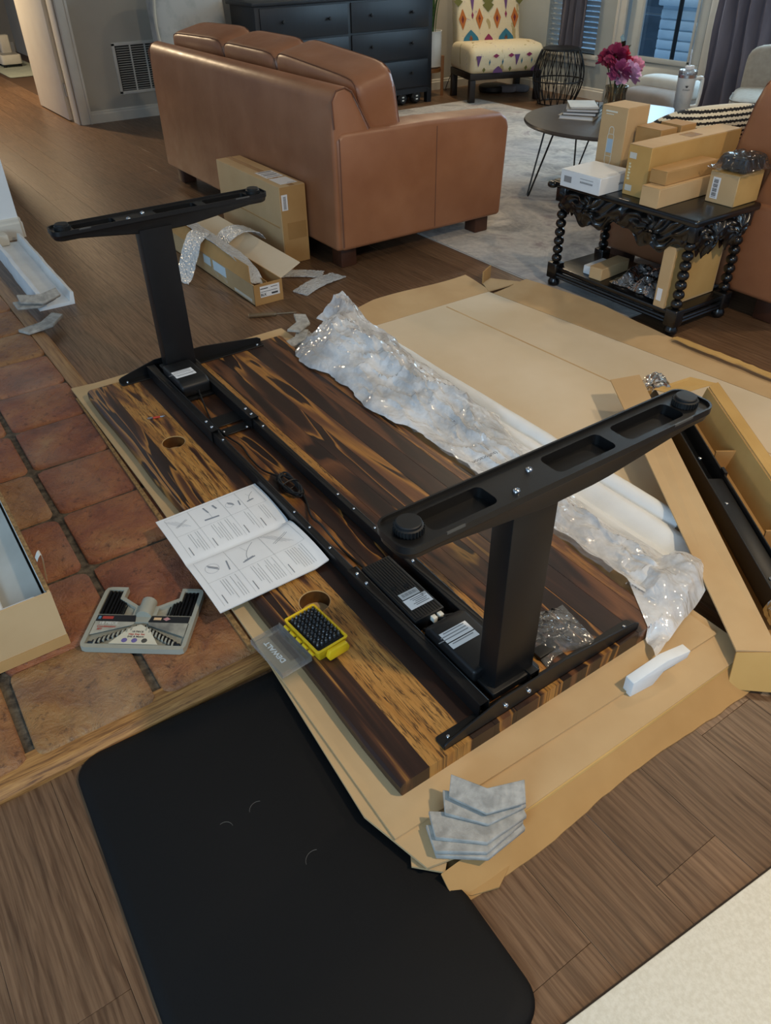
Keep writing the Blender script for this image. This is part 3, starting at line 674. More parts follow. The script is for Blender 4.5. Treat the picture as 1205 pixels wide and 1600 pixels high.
uprof = [(-.08, 0), (-.085, .03), (-.07, .052), (-.045, .056), (-.025, .044), (0, .028), (.022, .044), (.04, .05), (.055, .04), (.058, 0)]
channel(1.52, uprof, T(.13, -.985, .009), 'foam_channel', 'wide grooved white foam channel between the clear bag and the tilted rail carton', 'white foam edge strips')
# clear plastic bag
def plastic(name, white=.16, gloss=.9, tint=(.97, .985, 1, 1), rough=.13, crinkle=.8):
    t = NT(name); tr = t.add('ShaderNodeBsdfTransparent', i_Color=tint); df = t.add('ShaderNodeBsdfDiffuse', i_Color=(.93, .95, .97, 1)); tl = t.add('ShaderNodeBsdfTranslucent', i_Color=(.93, .95, .97, 1))
    gl = t.add('ShaderNodeBsdfGlossy', i_Roughness=rough); m0 = t.add('ShaderNodeMixShader', i_0=.25); m1 = t.add('ShaderNodeMixShader'); m2 = t.add('ShaderNodeMixShader')
    fr = t.add('ShaderNodeFresnel', i_IOR=1.55); n = t.noise(t.coords(), 7, 5, .6)
    vo = t.add('ShaderNodeTexVoronoi', feature='DISTANCE_TO_EDGE', i_Scale=24.0); nz = t.add('ShaderNodeTexNoise', i_Scale=9.0, i_Detail=3.0); va = t.add('ShaderNodeVectorMath', operation='MULTIPLY_ADD'); va.inputs[1].default_value = (.12, .12, .12)
    cc = t.coords((1, 1.6, 1)); t.link(cc, nz.inputs['Vector']); t.link(nz.outputs['Color'], va.inputs[0]); t.link(cc, va.inputs[2]); t.link(va.outputs[0], vo.inputs['Vector'])
    bp = t.add('ShaderNodeBump', i_Strength=crinkle, i_Distance=.012); t.link(vo.outputs['Distance'], bp.inputs['Height']); t.link(bp.outputs[0], gl.inputs['Normal']); t.link(bp.outputs[0], df.inputs['Normal']); t.link(bp.outputs[0], fr.inputs['Normal'])
    mr = t.add('ShaderNodeMapRange', i_1=.35, i_2=.7, i_3=white*.6, i_4=white*1.45); t.link(n, mr.inputs[0]); t.link(mr.outputs[0], m1.inputs[0])
    t.link(df.outputs[0], m0.inputs[1]); t.link(tl.outputs[0], m0.inputs[2]); t.link(tr.outputs[0], m1.inputs[1]); t.link(m0.outputs[0], m1.inputs[2])
    ml = t.add('ShaderNodeMath', operation='MULTIPLY_ADD', i_1=gloss, i_2=.03); t.link(fr.outputs[0], ml.inputs[0])
    t.link(ml.outputs[0], m2.inputs[0]); t.link(m1.outputs[0], m2.inputs[1]); t.link(gl.outputs[0], m2.inputs[2]); t.link(m2.outputs[0], t.out.inputs[0]); return t.m
BAG = plastic('bag_film', .78, .9, rough=.07, crinkle=.42); BAG2 = plastic('bag_film_thin', .45, .3, crinkle=.4)
def ridge(x, y, s, seed=0): return 1-abs(mnoise.noise(Vector((x*s, y*s, seed))))*2.0
bag = thing('plastic_bag', 'big crumpled clear plastic bag stretched along the right edge of the desk', 'plastic bag', (1.0, -.9, .05))
def bagf(u, v):
    x = 1.90-1.86*u; t = 1-u
    yl = -.762-.19*min(1, max(0, (x-1.70)/.10))+.062*math.exp(-((x-1.60)/.20)**2)+.045*math.exp(-((x-1.2)/.15)**2)+.012*fbm(x*7, 3)
    yr = -1.125+.075*min(1, max(0, (1.75-x)/.6))+.13*min(1, max(0, (1.0-x))/.6)+.02*fbm(x*5, 9)
    y = yl+(yr-yl)*v
    amp = .018+.075*min(1, max(0, (x-.70)/.5))
    h = .055+(.040 if v < .12 else .0)
    h = .096*(1-min(1, v/.15))+(.066)*min(1, v/.15)
    hump = math.sin(PI*min(1, max(0, v)))**.8
    cr_ = lambda s_, k_, sd_: max(0, 1-abs(mnoise.noise(Vector((x*s_*.38+y*s_*.3, y*s_*.9-x*s_*.12+.3*fbm(x*3, y*3, sd_), sd_))))*k_)
    z = h+hump*(amp*.8+amp*.28*fbm(x*3, y*4, 2)+amp*.45*cr_(5, 4, 1)+.016*cr_(11, 5, 4)+.010*cr_(23, 5, 8)+.005*cr_(45, 4, 11))
    lim = .0905 if y > -.775 else .069+.0*v
    return (x+.012*fbm(x*9, y*9, 3), y+.012*fbm(x*9, y*9, 6), max(z, lim+.002))
mk('bag_body', MB().grid(bagf, 170, 56), BAG, bag, w=True, smooth=True, ang=26)
def bagf2(u, v):
    x, y, z = bagf(u*.9+.02, .1+.8*v); return (x, y+.01, max(z-.018-.02*(ridge(x, y, 9, 14)-.3), .0925 if y > -.775 else .0705))
mk('bag_back', MB().grid(bagf2, 120, 34), BAG2, bag, w=True, smooth=True, ang=26)
def tailf(u, v):
    a = -2.5+1.2*v; s = u
    x0, y0, z0 = .06, -.80, .075
    x = .05-.10*u+.02*v-(.035*math.sin(PI*u)); y = -.70-.02*u-(.26*v*(1-.1*u))-.02
    x = .14-.20*u*(1-.45*v); y = -.775-.22*v+.13*u*(1-v)
    z = .058+.065*math.sin(PI*v)*math.sin(PI*min(1, u*.9+.1))+.018*(ridge(x, y, 11, 2)-.3)+.006*ridge(x, y, 30, 5)
    return (x, y, max(z, .056 if y < -.77 or x < -.002 else .0905))
mk('bag_tail', MB().grid(tailf, 40, 40), BAG, bag, w=True, smooth=True, ang=26)
BLUEINK = mat('bag_ink', S('#23293a'), rough=.7)
mk('lettering', text_mb('close this bag in', .024, T(.475, -.852, .152) @ RZ(PI*.5+PI*.02)), BLUEINK, bag, w=True)
mk('lettering', text_mb('plastic bag', .022, T(.44, -.835, .146) @ RZ(PI*.52)), BLUEINK, bag, w=True)
mk('lettering', text_mb('(suffocation', .020, T(.70, -.80, .128) @ RZ(PI*.5)), BLUEINK, bag, w=True)
# felt corner pads
def chevron(L=.092, W=.054, ang=70, th=.011):
    a = math.radians(ang); d1 = Vector((math.sin(a), math.cos(a))); d2 = Vector((-math.sin(a), math.cos(a))); k = W/math.sin(a)
    p = [(0, 0), tuple(d1*L), tuple(d1*L*.97+Vector((0, k*.92))), (0, k), tuple(d2*L*.97+Vector((0, k*.92))), tuple(d2*L)]
    return MB().prism(p, 0, th)
felt0 = mk('felt_pad', chevron(), FELT, bevel=.0012, seg=1); tag(felt0, 'x', 'felt pad')
ff0 = [True]
def felt(loc, rz, label, group, tilt=(0, 0), sc=1):
    o = felt0 if ff0[0] else felt0.copy()
    if not ff0[0]: COL.objects.link(o)
    ff0[0] = False; o.location = loc; o.rotation_euler = (tilt[0], tilt[1], rz); o.scale = (sc, sc, sc)
    o['label'] = label; o['group'] = group; return o
# near stack: chevron tip points to the camera (-x, slightly +y)
G = 'grey felt pads at the near desk corner'; A0 = -PI/2-.31
felt((-.188, -.050, .0445), A0, 'bottom grey felt corner pad of the stack on the near carton corner', G)
felt((-.183, -.051, .0557), A0+.03, 'second grey felt corner pad from the bottom of the near stack', G)
felt((-.174, -.058, .0669), A0-.06, 'middle grey felt corner pad of the near stack, offset inward', G)
felt((-.152, -.078, .0782), A0-.22, 'fourth grey felt pad of the near stack, twisted on top of the others', G, (.10, -.02), .86)
felt((-.140, -.084, .0925), A0-.42, 'topmost grey felt pad of the near stack, tilted up', G, (.24, -.05), .80)
G = 'grey felt pads at the far desk corner'
for k in range(3): felt((1.80-.007*k, -.845+.008*k, .0520+.0115*k), -PI*.5+.55+.03*k, ['lowest', 'middle', 'upper'][k]+' grey felt pad of the fan at the far right desk corner', G, (0, 0), .9)
felt((1.88, -.90, .088), -PI*.5+.9, 'blue-grey felt pad lying under the far end of the clear bag', G, (.05, .02), .95)
G = 'grey felt pads by the hearth edge'
felt((2.60, -.075, .0385), -PI/2+.55, 'wide grey felt pad lying flat on the oak edge of the hearth', G, (0, 0), 1.15)
felt((2.83, -.085, .0405), -PI/2+.15, 'grey felt pad propped against the white foam channel end by the hearth', G, (.25, .0), 1.0)
felt((2.82, -.10, .0565), -PI/2+.05, 'upper grey felt pad propped at the white foam channel end by the hearth', G, (.36, .05), 1.0)
# foam channel beside the hearth
up2 = [(-.075, 0), (-.08, .055), (-.066, .06), (-.055, .016), (.045, .016), (.06, .085), (.078, .085), (.082, 0)]
channel(1.02, up2, T(2.90, -.17, .0) @ RZ(-.02), 'foam_channel', 'white foam channel lying on the floor between hearth and white wall', 'white foam edge strips')
single('foam_block', MB().box(3.86, 3.94, -.20, -.13, .018, .075), mat('beige_foam', S('#d9d3c4'), rough=.8), 'small beige foam block inside the far end of the floor foam channel', 'foam', bevel=.008)
# white foam wedge on the carton
single('foam_wedge', MB().prism([(0, 0), (.066, .0), (.090, .030), (.158, .036), (.163, .056), (.092, .064), (.0, .044)], -.012, .012, 'y', T(-.078, -.535, .0436) @ RZ(-PI/2-.10)), FOAM, 'small white notched foam block standing on the carton in front of the desk', 'foam', bevel=.002)
# diagonal open carton with the black rail
U = Vector((.822, -.57, 0)).normalized(); V = Vector((-U.y*-1, U.x*-1, 0)); V = Vector((-.57, -.822, 0)).normalized()
P0 = Vector((-.150, -.800, 0))
BX = Matrix(((U.x, V.x, 0, P0.x), (U.y, V.y, 0, P0.y), (0, 0, 1, 0), (0, 0, 0, 1)))
rb = thing('rail_carton', 'long open cardboard tray lying diagonally right of the desk holding a black rail', 'carton', (.3, -1.2, 0))
def bxp(name, mb, m, **kw): return mk(name, mb.xf(BX), m, rb, w=True, **kw)
LB = 1.20
flip = lambda p: p[::-1]
def tilt_panel(a, b, c, d, th=.005):
    a, b, c, d = map(Vector, (a, b, c, d)); n = (b-a).cross(d-a).normalized()*th
    return MB().add([a, b, c, d, a-n, b-n, c-n, d-n], [(0, 1, 2, 3), (7, 6, 5, 4), (0, 4, 5, 1), (1, 5, 6, 2), (2, 6, 7, 3), (3, 7, 4, 0)])
bxp('rim_panel', tilt_panel((-.005, .0, .075), (-.015, .088, .080), (1.185, .092, .128), (1.195, .0, .105)), CARD)
bxp('near_end_flap', tilt_panel((-.005, .0, .074), (-.050, -.02, .006), (-.075, .16, .01), (-.015, .12, .084)), CARDY)
bxp('inner_wall', tilt_panel((-.01, .09, .078), (1.185, .09, .125), (1.185, .10, .014), (-.01, .10, .014)), CARDY)
bxp('tray_bottom', tilt_panel((-.01, .10, .016), (-.01, .33, .016), (1.17, .33, .016), (1.17, .10, .016)), CARD2)
bxp('side_wall', tilt_panel((-.01, .272, .018), (-.01, .300, .115), (1.10, .300, .125), (1.10, .272, .018)), CARDY)
bxp('side_wall', tilt_panel((-.01, .335, .115), (-.01, .395, .018), (1.14, .395, .018), (1.12, .335, .130)), CARD)
bxp('rim_fold', tilt_panel((-.01, .300, .116), (-.01, .335, .116), (1.12, .335, .131), (1.10, .300, .126)), CARDY)
bxp('far_end_flap', tilt_panel((1.10, .20, .10), (1.115, .12, .115), (1.17, .26, .130), (1.12, .335, .131)), CARDY)
bxp('divider', MB().box(.40, .405, .225, .29, .018, .085), CARD2); bxp('divider', MB().box(.78, .785, .225, .29, .018, .085), CARD2)
rl = thing('desk_rail', 'spare black steel rail resting in the long open cardboard tray', 'rail', tuple(BX @ Vector((.55, .165, .03))))
def rlp(name, mb, m, **kw): return mk(name, mb.xf(BX), m, rl, w=True, **kw)
rlp('rail_body', MB().box(.10, 1.16, .130, .134, .05, .112).box(.10, 1.16, .186, .190, .05, .112).box(.10, 1.16, .130, .190, .05, .056), BLACK, bevel=.001, seg=1)
rlp('rail_insert', MB().box(.14, .62, .136, .184, .060, .100), BLACK, bevel=.003)
for k in (.2, .5, .72): rlp('screw', MB().lathe([(.006, 0), (.005, .003), (.001, .004)], 10, (k, .152, .1)), STEEL)
for k in (.62, .9): rlp('rail_tab', MB().box(k, k+.03, .186, .194, .100, .118), BLACK)
def wrapf(cx, L):
    def fn(u, v):
        a = PI*1.1*v-.15; r = .05+.012*(ridge(u*.3, v*.5, 9, cx)-.3)
        return tuple(BX @ Vector((cx+L*u, .16-.045*math.cos(a)+.004*fbm(u*8, v*8), .058+r*math.sin(a)+.012)))
    return fn
tag(mk('plastic_wrap', MB().grid(wrapf(-.03, .16), 26, 20), plastic('wrap_film', .2, .95), smooth=True, ang=25), 'crumpled clear wrap around the near end of the black rail', 'plastic wrap', 'clear wraps on the rail')
tag(mk('plastic_wrap', MB().grid(wrapf(1.12, .10), 18, 16), plastic('wrap_film_b', .3, .95), smooth=True, ang=25), 'crumpled clear wrap around the far end of the black rail', 'plastic wrap', 'clear wraps on the rail')
# black mat
mt = MB(); o_ = rrect(-.43, .43, -.26, .26, .055, 8); m_ = len(o_)
rs = [(1, .001), (1, .007), (.985, .014), (.93, .019), (.5, .0195)]
vs = []
for s_, z in rs: vs += [(x*s_ if abs(x) < 9 else x, y*(1-(1-s_)*1.3), z) for x, y in o_]
fs = [(k*m_+i, k*m_+(i+1) % m_, (k+1)*m_+(i+1) % m_, (k+1)*m_+i) for k in range(4) for i in range(m_)]+[tuple(range(m_-1, -1, -1)), tuple(range(4*m_, 5*m_))]
mt.add(vs, fs); mt.xf(T(.028, .255, 0) @ RZ(-.045))
MATM = mat('mat_black', S('#0c0c0d'), S('#0a0a0b'), rough=.7, scale=4, bump=.12, bscale=260, spec=.25)
single('floor_mat', mt, MATM, 'black cushioned anti-fatigue mat with rounded corners on the wooden floor', 'mat', smooth=True, ang=60)
for k, (x, y, a, L) in enumerate(((.15, .23, .3, .035), (.15, .30, 1.3, .03), (.0, .19, .2, .04))):
    tag(mk('stray_hair', MB().tube([(x+L*.5*math.sin(q*1.9+a), y+L*.5*math.cos(q*1.9+a)+.002, .0205) for q in [i/10 for i in range(11)]], .00028, 4), mat('hair_pale', S('#8d8a84'), rough=.5)), ['short curled pale hair near the middle of the black mat', 'pale hair curve on the black mat beside the curled one', 'pale hair arc on the lower part of the black mat'][k], 'hair', 'stray hairs on the mat')
# cream slab at lower right
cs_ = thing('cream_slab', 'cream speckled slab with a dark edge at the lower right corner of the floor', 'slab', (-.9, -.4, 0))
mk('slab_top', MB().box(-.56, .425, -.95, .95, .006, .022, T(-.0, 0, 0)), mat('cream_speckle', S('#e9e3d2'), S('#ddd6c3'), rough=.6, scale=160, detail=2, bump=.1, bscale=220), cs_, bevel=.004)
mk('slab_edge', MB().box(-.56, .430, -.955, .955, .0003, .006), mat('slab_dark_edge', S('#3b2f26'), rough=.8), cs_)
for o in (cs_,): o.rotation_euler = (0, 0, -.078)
# long carton on the hearth (left)
lb = thing('long_carton', 'long open cardboard carton with foam inside standing on the terracotta hearth', 'carton', (1.2, .55, .037))
WH = mat('carton_inner_white', S('#cfd0ca'), rough=.8)
mk('carton_side', MB().box(.780, 1.66, .400, .406, .037, .196), CARD, lb, w=True)
mk('carton_side_lining', MB().box(.80, 1.66, .4065, .409, .045, .194), WH, lb, w=True)
mk('carton_end', MB().box(.776, .782, .400, .80, .060, .198), CARD, lb, w=True)
mk('carton_end_lining', MB().box(.7825, .785, .41, .80, .06, .196), WH, lb, w=True)
mk('bottom_band', MB().prism([(.772, .0375), (.790, .0375), (.784, .062), (.774, .066)], .399, .80, 'y'), CARD2, lb, w=True)
mk('corrugated_edge', MB().box(.79, 1.66, .3995, .4095, .196, .199), CARDE, lb, w=True)
mk('carton_floor', MB().box(.782, 1.66, .40, .80, .038, .045), CARD, lb, w=True)
mk('tape_strip', MB().grid(lambda u, v: (.895+.02*v+.01*math.sin(u*3), .397-.012*math.sin(u*PI)-.006*u, .20+.03*math.sin(u*2.2)-.09*u*u), 8, 2, thick=.0006), mat('tape_white', S('#ddd9cc'), rough=.5), lb, w=True)
fi = thing('foam_insert', 'pale foam insert with a bright ridge inside the long carton on the hearth', 'foam', (1.2, .6, .046))
FG = mat('foam_grey', S('#b9b5ab'), S('#aaa69c'), rough=.85)
mk('foam_sheet', MB().grid(lambda u, v: (.80+.82*u, .415+.37*v, .075+.075*(1-v)**3+.01*math.sin(u*3)), 20, 12, thick=.012), FG, fi, w=True, smooth=True)
mk('foam_ridge', MB().box(.81, 1.62, .50, .535, .085, .135), FOAM, fi, w=True, bevel=.008)
mk('foam_ridge', MB().box(.80, .83, .43, .78, .10, .165), FOAM, fi, w=True, bevel=.006)
# ================================================================ MANUAL, TOOLS, SMALL THINGS ON THE DESK AND HEARTH
mn = thing('instruction_booklet', 'open white assembly booklet with line drawings lying over the left desk edge', 'booklet', (.807, -.06, TT))
def pgz(x, y):
    d = abs(x-.807); b = .010*math.sin(min(1, d/.2)*PI*.8)-.0045*math.exp(-(d/.012)**2)
    return TT+.0065+b*(.5+.5*min(1, max(0, (.05-y)/.2)))+(.010*max(0, (-.17-y)/.04) if x < .807 else 0)
def pg(u, v, dz=0): x = .6+.412*u; y = .086-.297*v+.004*(1-u); return (x, y, pgz(x, y)+dz)
mk('page_spread', MB().grid(pg, 60, 24, thick=.0012), WHITE, mn, w=True, smooth=True)
mk('page_block', MB().grid(lambda u, v: pg(u*.996+.002, v*.996+.002, -.0016), 40, 16, thick=.0026), mat('paper_edges', S('#d5d6d6'), rough=.8), mn, w=True, smooth=True)
def ink(mb, a, b, wd=.0006):
    n = max(1, int(math.dist(a, b)/.01)); d = Vector((b[0]-a[0], b[1]-a[1]));
    if d.length < 1e-6: return
    d.normalize(); p = Vector((-d.y, d.x))*wd/2
    for k in range(n):
        q = [(a[0]+(b[0]-a[0])*t, a[1]+(b[1]-a[1])*t) for t in (k/n, (k+1)/n)]
        vs = [(x+s*p.x, y+s*p.y, pgz(x, y)+.0005) for x, y in q for s in (-1, 1)]
        mb.add(vs, [(0, 2, 3, 1)])
li, tx, dr = MB(), MB(), MB(); rr = random.Random(3)
def rectl(mb, x0, x1, y0, y1, wd=.0005):
    for a, b in (((x0, y0), (x1, y0)), ((x1, y0), (x1, y1)), ((x1, y1), (x0, y1)), ((x0, y1), (x0, y0))): ink(mb, a, b, wd)
for pgi, (xa, xb) in enumerate(((.612, .798), (.822, 1.002))):
    xm = xa+.092; cols = [.072, -.010, -.108, -.196]
    if pgi == 1: cols = [.066, .0, -.09, -.140, -.196]
    for c in range(len(cols)-1):
        y1, y0 = cols[c], cols[c+1]; rectl(li, xm, xb, y0, y1)
        ink(li, (xa, y1), (xm, y1), .0004)
        # heading and text lines run along x
        ink(tx, (xa+.004, y1-.010), (xa+.038, y1-.010), .0022)
        ny = max(2, int((y1-y0-.03)/.0065))
        for k in range(ny):
            if rr.random() < .12: continue
            yy = y1-.028-.0065*k; ink(tx, (xa+.006+.018*(k < 2), yy), (xm-.006-rr.random()*.03*(k % 3 == 2), yy), .0008)
        # line drawing
        cx, cy = (xm+xb)/2, (y0+y1)/2; s = min(xb-xm, y1-y0)*.42; kind = (c+pgi*2) % 4
        if kind == 0:
            for k in range(18): a0, a1 = 2*PI*k/18, 2*PI*(k+1)/18; ink(dr, (cx+s*.55*math.cos(a0), cy+s*.5*math.sin(a0)+.01), (cx+s*.55*math.cos(a1), cy+s*.5*math.sin(a1)+.01), .0006)
            for k in range(3): ink(dr, (cx-s*.4+k*.004, cy-s*.1), (cx+s*.3+k*.004, cy+s*.5), .0016)
            ink(dr, (cx-s*.9, cy-s*.7), (cx+s*.2, cy-s*.9), .0035)
        elif kind == 1:
            for k in range(12): t0, t1 = k/12, (k+1)/12; ink(dr, (cx-s*.6+s*1.5*t0, cy+s*.3-s*1.0*t0*t0), (cx-s*.6+s*1.5*t1, cy+s*.3-s*1.0*t1*t1), .0012)
            ink(dr, (cx-s*.7, cy+s*.7), (cx-s*.55, cy-s*.2), .004); ink(dr, (cx-s*.6, cy+s*.55), (cx-s*.48, cy-s*.1), .0025); ink(dr, (cx+s*.2, cy), (cx+s*.9, cy+s*.2), .0005)
        elif kind == 2:
            for k in range(4): ink(dr, (cx-s*.8+.005*k, cy-s*.6+.008*k), (cx+s*.8+.005*k, cy+s*.4+.008*k), .0006)
            ink(dr, (cx-s*.3, cy+s*.6), (cx+s*.4, cy-s*.7), .0012); ink(dr, (cx-s*.2, cy+s*.7), (cx+s*.5, cy-s*.6), .0012)
        else:
            ink(dr, (cx+s*.2, cy-s*.7), (cx+s*.8, cy-s*.6), .005); ink(dr, (cx+s*.1, cy), (cx+s*.9, cy+s*.1), .004); ink(dr, (cx-s*.7, cy-s*.5), (cx-s*.6, cy+s*.6), .006); ink(dr, (cx-s*.6, cy), (cx+s*.2, cy), .0006)
mk('printed_frames', li, INKL, mn, w=True, kind='stuff'); mk('printed_text', tx, mat('print_grey', S('#8e9095'), rough=.7), mn, w=True, kind='stuff'); mk('printed_drawings', dr, mat('print_blue_grey', S('#8b929c'), rough=.7), mn, w=True, kind='stuff')
# driver bit set
bs = thing('driver_bit_set', 'open yellow driver bit case full of black bits beside the near grommet hole', 'bit set', (.409, -.056, TT), .08)
YEL = mat('tough_yellow', S('#f0c81e'), S('#e4ba16'), rough=.4)
mb = MB(); a = rrect(-.060, .060, -.034, .034, .004, 2); b = rrect(-.066, .066, -.040, .040, .005, 2); m = len(a)
mb.add([(x, y, .001) for x, y in a]+[(x, y, .030) for x, y in b]+[(x*1.02, y*1.03, .034) for x, y in b]+[(x*.93, y*.90, .034) for x, y in b]+[(x*.93, y*.90, .026) for x, y in b],
       [(k*m+i, k*m+(i+1) % m, (k+1)*m+(i+1) % m, (k+1)*m+i) for k in range(4) for i in range(m)]+[tuple(range(m-1, -1, -1)), tuple(range(4*m, 5*m))])
mk('case_shell', mb, YEL, bs, bevel=.0006, seg=1)
mk('bit_tray', MB().box(-.0605, .0605, -.0355, .0355, .024, .029), BLACKP, bs)
hb = None
for i in range(9):
    for j in range(6):
        p = (-.046+.0122*i+.0, -.029+.0112*j, .029)
        if hb is None: hb = mk('driver_bit', MB().lathe([(.0036, 0), (.0036, .007), (.0022, .0095), (.0016, .0135), (.0006, .014)], 6), mat('bit_steel', S('#77787a'), rough=.3, metal=.8), bs); hb.location = p
        else: share(hb, bs, p, (0, 0, random.random()))
mk('latch', MB().prism([(-.033, .004), (.018, .004), (.022, .014), (.016, .030), (-.030, .030), (-.036, .014)], -.078, -.066, 'x'), YEL, bs, bevel=.002)
for k in range(5): mk('hinge_knuckle', MB().cyl((-.052+.024*k, .0435, .020), (-.036+.024*k, .0435, .020), .0035, n=8), YEL, bs)
CLR = plastic('clear_lid_plastic', .07, .35, (.99, .99, .99, 1), .05, 0)
lid_ = MB(); t = .0016; x0, x1, y0, y1 = -.062, .066, .047, .124
lid_.box(x0, x1, y0, y1, .002, .002+t).box(x0, x0+t, y0, y1, .002, .016).box(x1-t, x1, y0, y1, .002, .016).box(x0, x1, y0, y0+t, .002, .020).box(x0, x1, y1-t, y1, .002, .014)
lid_.xf(T(.012, 0, 0)); lo = mk('clear_lid', lid_, CLR, bs)
mk('lid_label_window', MB().box(-.032, .058, .060, .083, .0038, .0042).xf(T(.012, 0, 0)), plastic('lid_smoke', .0, .4, (.90, .89, .89, 1), .1, 0), lo)
mk('lettering', text_mb('DEWALT', .016, T(.022, .096, .0045), bold=.0006, sx=1.15), mat('white_print', S('#e6e6e2'), rough=.6), lo)
# tiny red bit on the desk
rp = thing('red_driver_bit', 'tiny red-banded screwdriver bit lying on the far left of the desk top', 'driver bit', (1.545, -.124, TT))
Mr = T(1.545, -.124, TT+.0042) @ RZ(math.atan2(-.045, -.013)) @ RY(PI/2)
mk('shank', MB().lathe([(.003, -.028), (.0042, -.027), (.0042, -.012), (.003, -.011)], 6, M=Mr), STEEL, rp, w=True)
mk('red_band', MB().lathe([(.0038, -.011), (.0038, .012)], 10, M=Mr), mat('red_band', S('#b5402c'), rough=.4), rp, w=True)
mk('tip', MB().lathe([(.003, .012), (.0032, .022), (.001, .028)], 8, M=Mr), STEEL, rp, w=True)
# hex key set on the hearth
hx = thing('hex_key_set', 'grey plastic hex key case with eighteen black keys lying on the terracotta hearth', 'hex key set', (.732, .391, .0385), 0)
EX, EY = Vector((-.611, -.793, 0)), Vector((.793, -.611, 0))
HM = Matrix(((EX.x, EY.x, 0, .732), (EX.y, EY.y, 0, .391), (0, 0, 1, .0385), (0, 0, 0, 1)))
GREY = mat('case_grey_green', S('#a09f92'), S('#959487'), rough=.5)
def hxp(name, mb, m, parent=hx, **kw): return mk(name, mb.xf(HM), m, parent, w=True, **kw)
outl = [(0, .014), (.004, .004), (.014, 0), (.233, 0), (.243, .004), (.247, .014), (.247, .186), (.243, .196), (.233, .2), (.192, .2), (.192, .166), (.148, .137), (.099, .137), (.055, .166), (.055, .2), (.014, .2), (.004, .196), (0, .186)]
cs = mk('case_body', MB().prism(outl, 0, .016), GREY, None)
cut(cs, [MB().prism([(.010, .012), (.237, .012), (.237, .083), (.010, .083)], .008, .03), MB().prism([(.010, .106), (.010, .19), (.047, .19), (.047, .160), (.095, .130), (.095, .106)], .006, .03), MB().prism([(.237, .106), (.237, .19), (.200, .19), (.200, .160), (.152, .130), (.152, .106)], .006, .03)])
cs.data.transform(rootmat(hx).inverted() @ HM); cs.parent = hx
hxp('hinge_barrel', MB().cyl((.1235, .100, .016), (.1235, .150, .016), .0185, n=20), GREY, smooth=True)
hxp('label_card', MB().prism([(.012, .0835), (.108, .0835), (.104, .1035), (.012, .1035)], .0155, .0168), mat('label_black', S('#1b1b1d'), rough=.4))
hxp('label_card', MB().prism([(.012, .040), (.104, .074), (.108, .0835), (.012, .0835)], .0150, .0160), mat('label_fade', S('#6d6c66'), S('#aeab9c'), rough=.4, scale=14))
hxp('label_card', MB().prism([(.139, .0835), (.235, .0835), (.235, .1035), (.143, .1035)], .0155, .0168), MATS['label_black'])
hxp('label_card', MB().prism([(.235, .040), (.143, .074), (.139, .0835), (.235, .0835)][::-1], .0150, .0160), MATS['label_fade'])
hxp('label_card', MB().prism([(.066, .014), (.181, .014), (.150, .060), (.1235, .076), (.097, .060)], .0150, .0160), mat('label_cream', S('#cfc9b4'), rough=.5))
RED = mat('print_red', S('#b03a2e'), rough=.5); WP = mat('print_white', S('#d8d8d0'), rough=.5)
hxp('lettering', text_mb('18 PIECE', .012, T(.046, .0765, .0172), bold=.0003), WP); hxp('lettering', text_mb('Combination', .0085, T(.044, .066, .0165), bold=.0002), RED); hxp('lettering', text_mb('SET', .008, T(.03, .0575, .0165), bold=.0002), RED)
hxp('printed_bar', MB().box(.026, .052, .090, .0985, .0169, .0172), RED); hxp('printed_bar', MB().box(.016, .022, .090, .0985, .0169, .0172), mat('print_blue', S('#5a86a8'), rough=.5))
hxp('printed_bar', MB().box(.150, .168, .090, .098, .0169, .0172), mat('print_peach', S('#d8b48a'), rough=.5)); hxp('printed_bar', MB().prism([(.172, .094), (.181, .100), (.190, .094), (.181, .088)], .0169, .0172), mat('print_pink', S('#b98486'), rough=.5))
hxp('lettering', text_mb('18 PIECE', .0075, T(.1235, .052, .0163), bold=.0002), INK); hxp('lettering', text_mb('Hex Key Set', .0075, T(.1235, .044, .0163), bold=.0002), RED); hxp('lettering', text_mb('SAE & Metric', .0072, T(.1235, .0365, .0163), bold=.0002), INK)
for k, c in enumerate(('#6a5f96', '#6a5f96', '#4a4842')): hxp('printed_icon', MB().cyl((.100+.0235*k, .025, .0161), (.100+.0235*k, .025, .0164), .0068, n=14), mat('icon%d' % k, S(c), rough=.6))
KEY = mat('key_black_oxide', S('#1d1d1f'), rough=.3, metal=.6)
for sd in (0, 1):
    X = (lambda x: x) if sd == 0 else (lambda x: .247-x)
    for k in range(9):
        r = .0048-.00042*k if k < 7 else .0016
        xx = .015+sum((.0048-.00042*q)*2+.0006 for q in range(k)) if k < 7 else .062+.008*(k-7)
        if k < 7: top_ = .186 if xx < .047 else .158-.6*(xx-.05)
        else: top_ = .150-.7*(xx-.055)
        bx, by = .026+.0092*k, .026+.0055*k
        mb = MB().cyl((X(xx), .106, .0115), (X(xx), top_, .0115), r, n=6)
        hxp('hex_key', mb, KEY, smooth=True); mb = MB()
        mb.tube([(X(bx-.010), by-.008, .0115), (X(bx+.008), by-.008, .0115), (X(bx+.012), by-.005, .0115), (X(bx+.013), by+.006, .0125)], r*.9, 6)
        hxp('key_end', mb, KEY, smooth=True)
        hxp('key_clip', MB().box(X(bx+.004), X(bx+.008), by-.014, by-.002, .010, .0165), GREY)
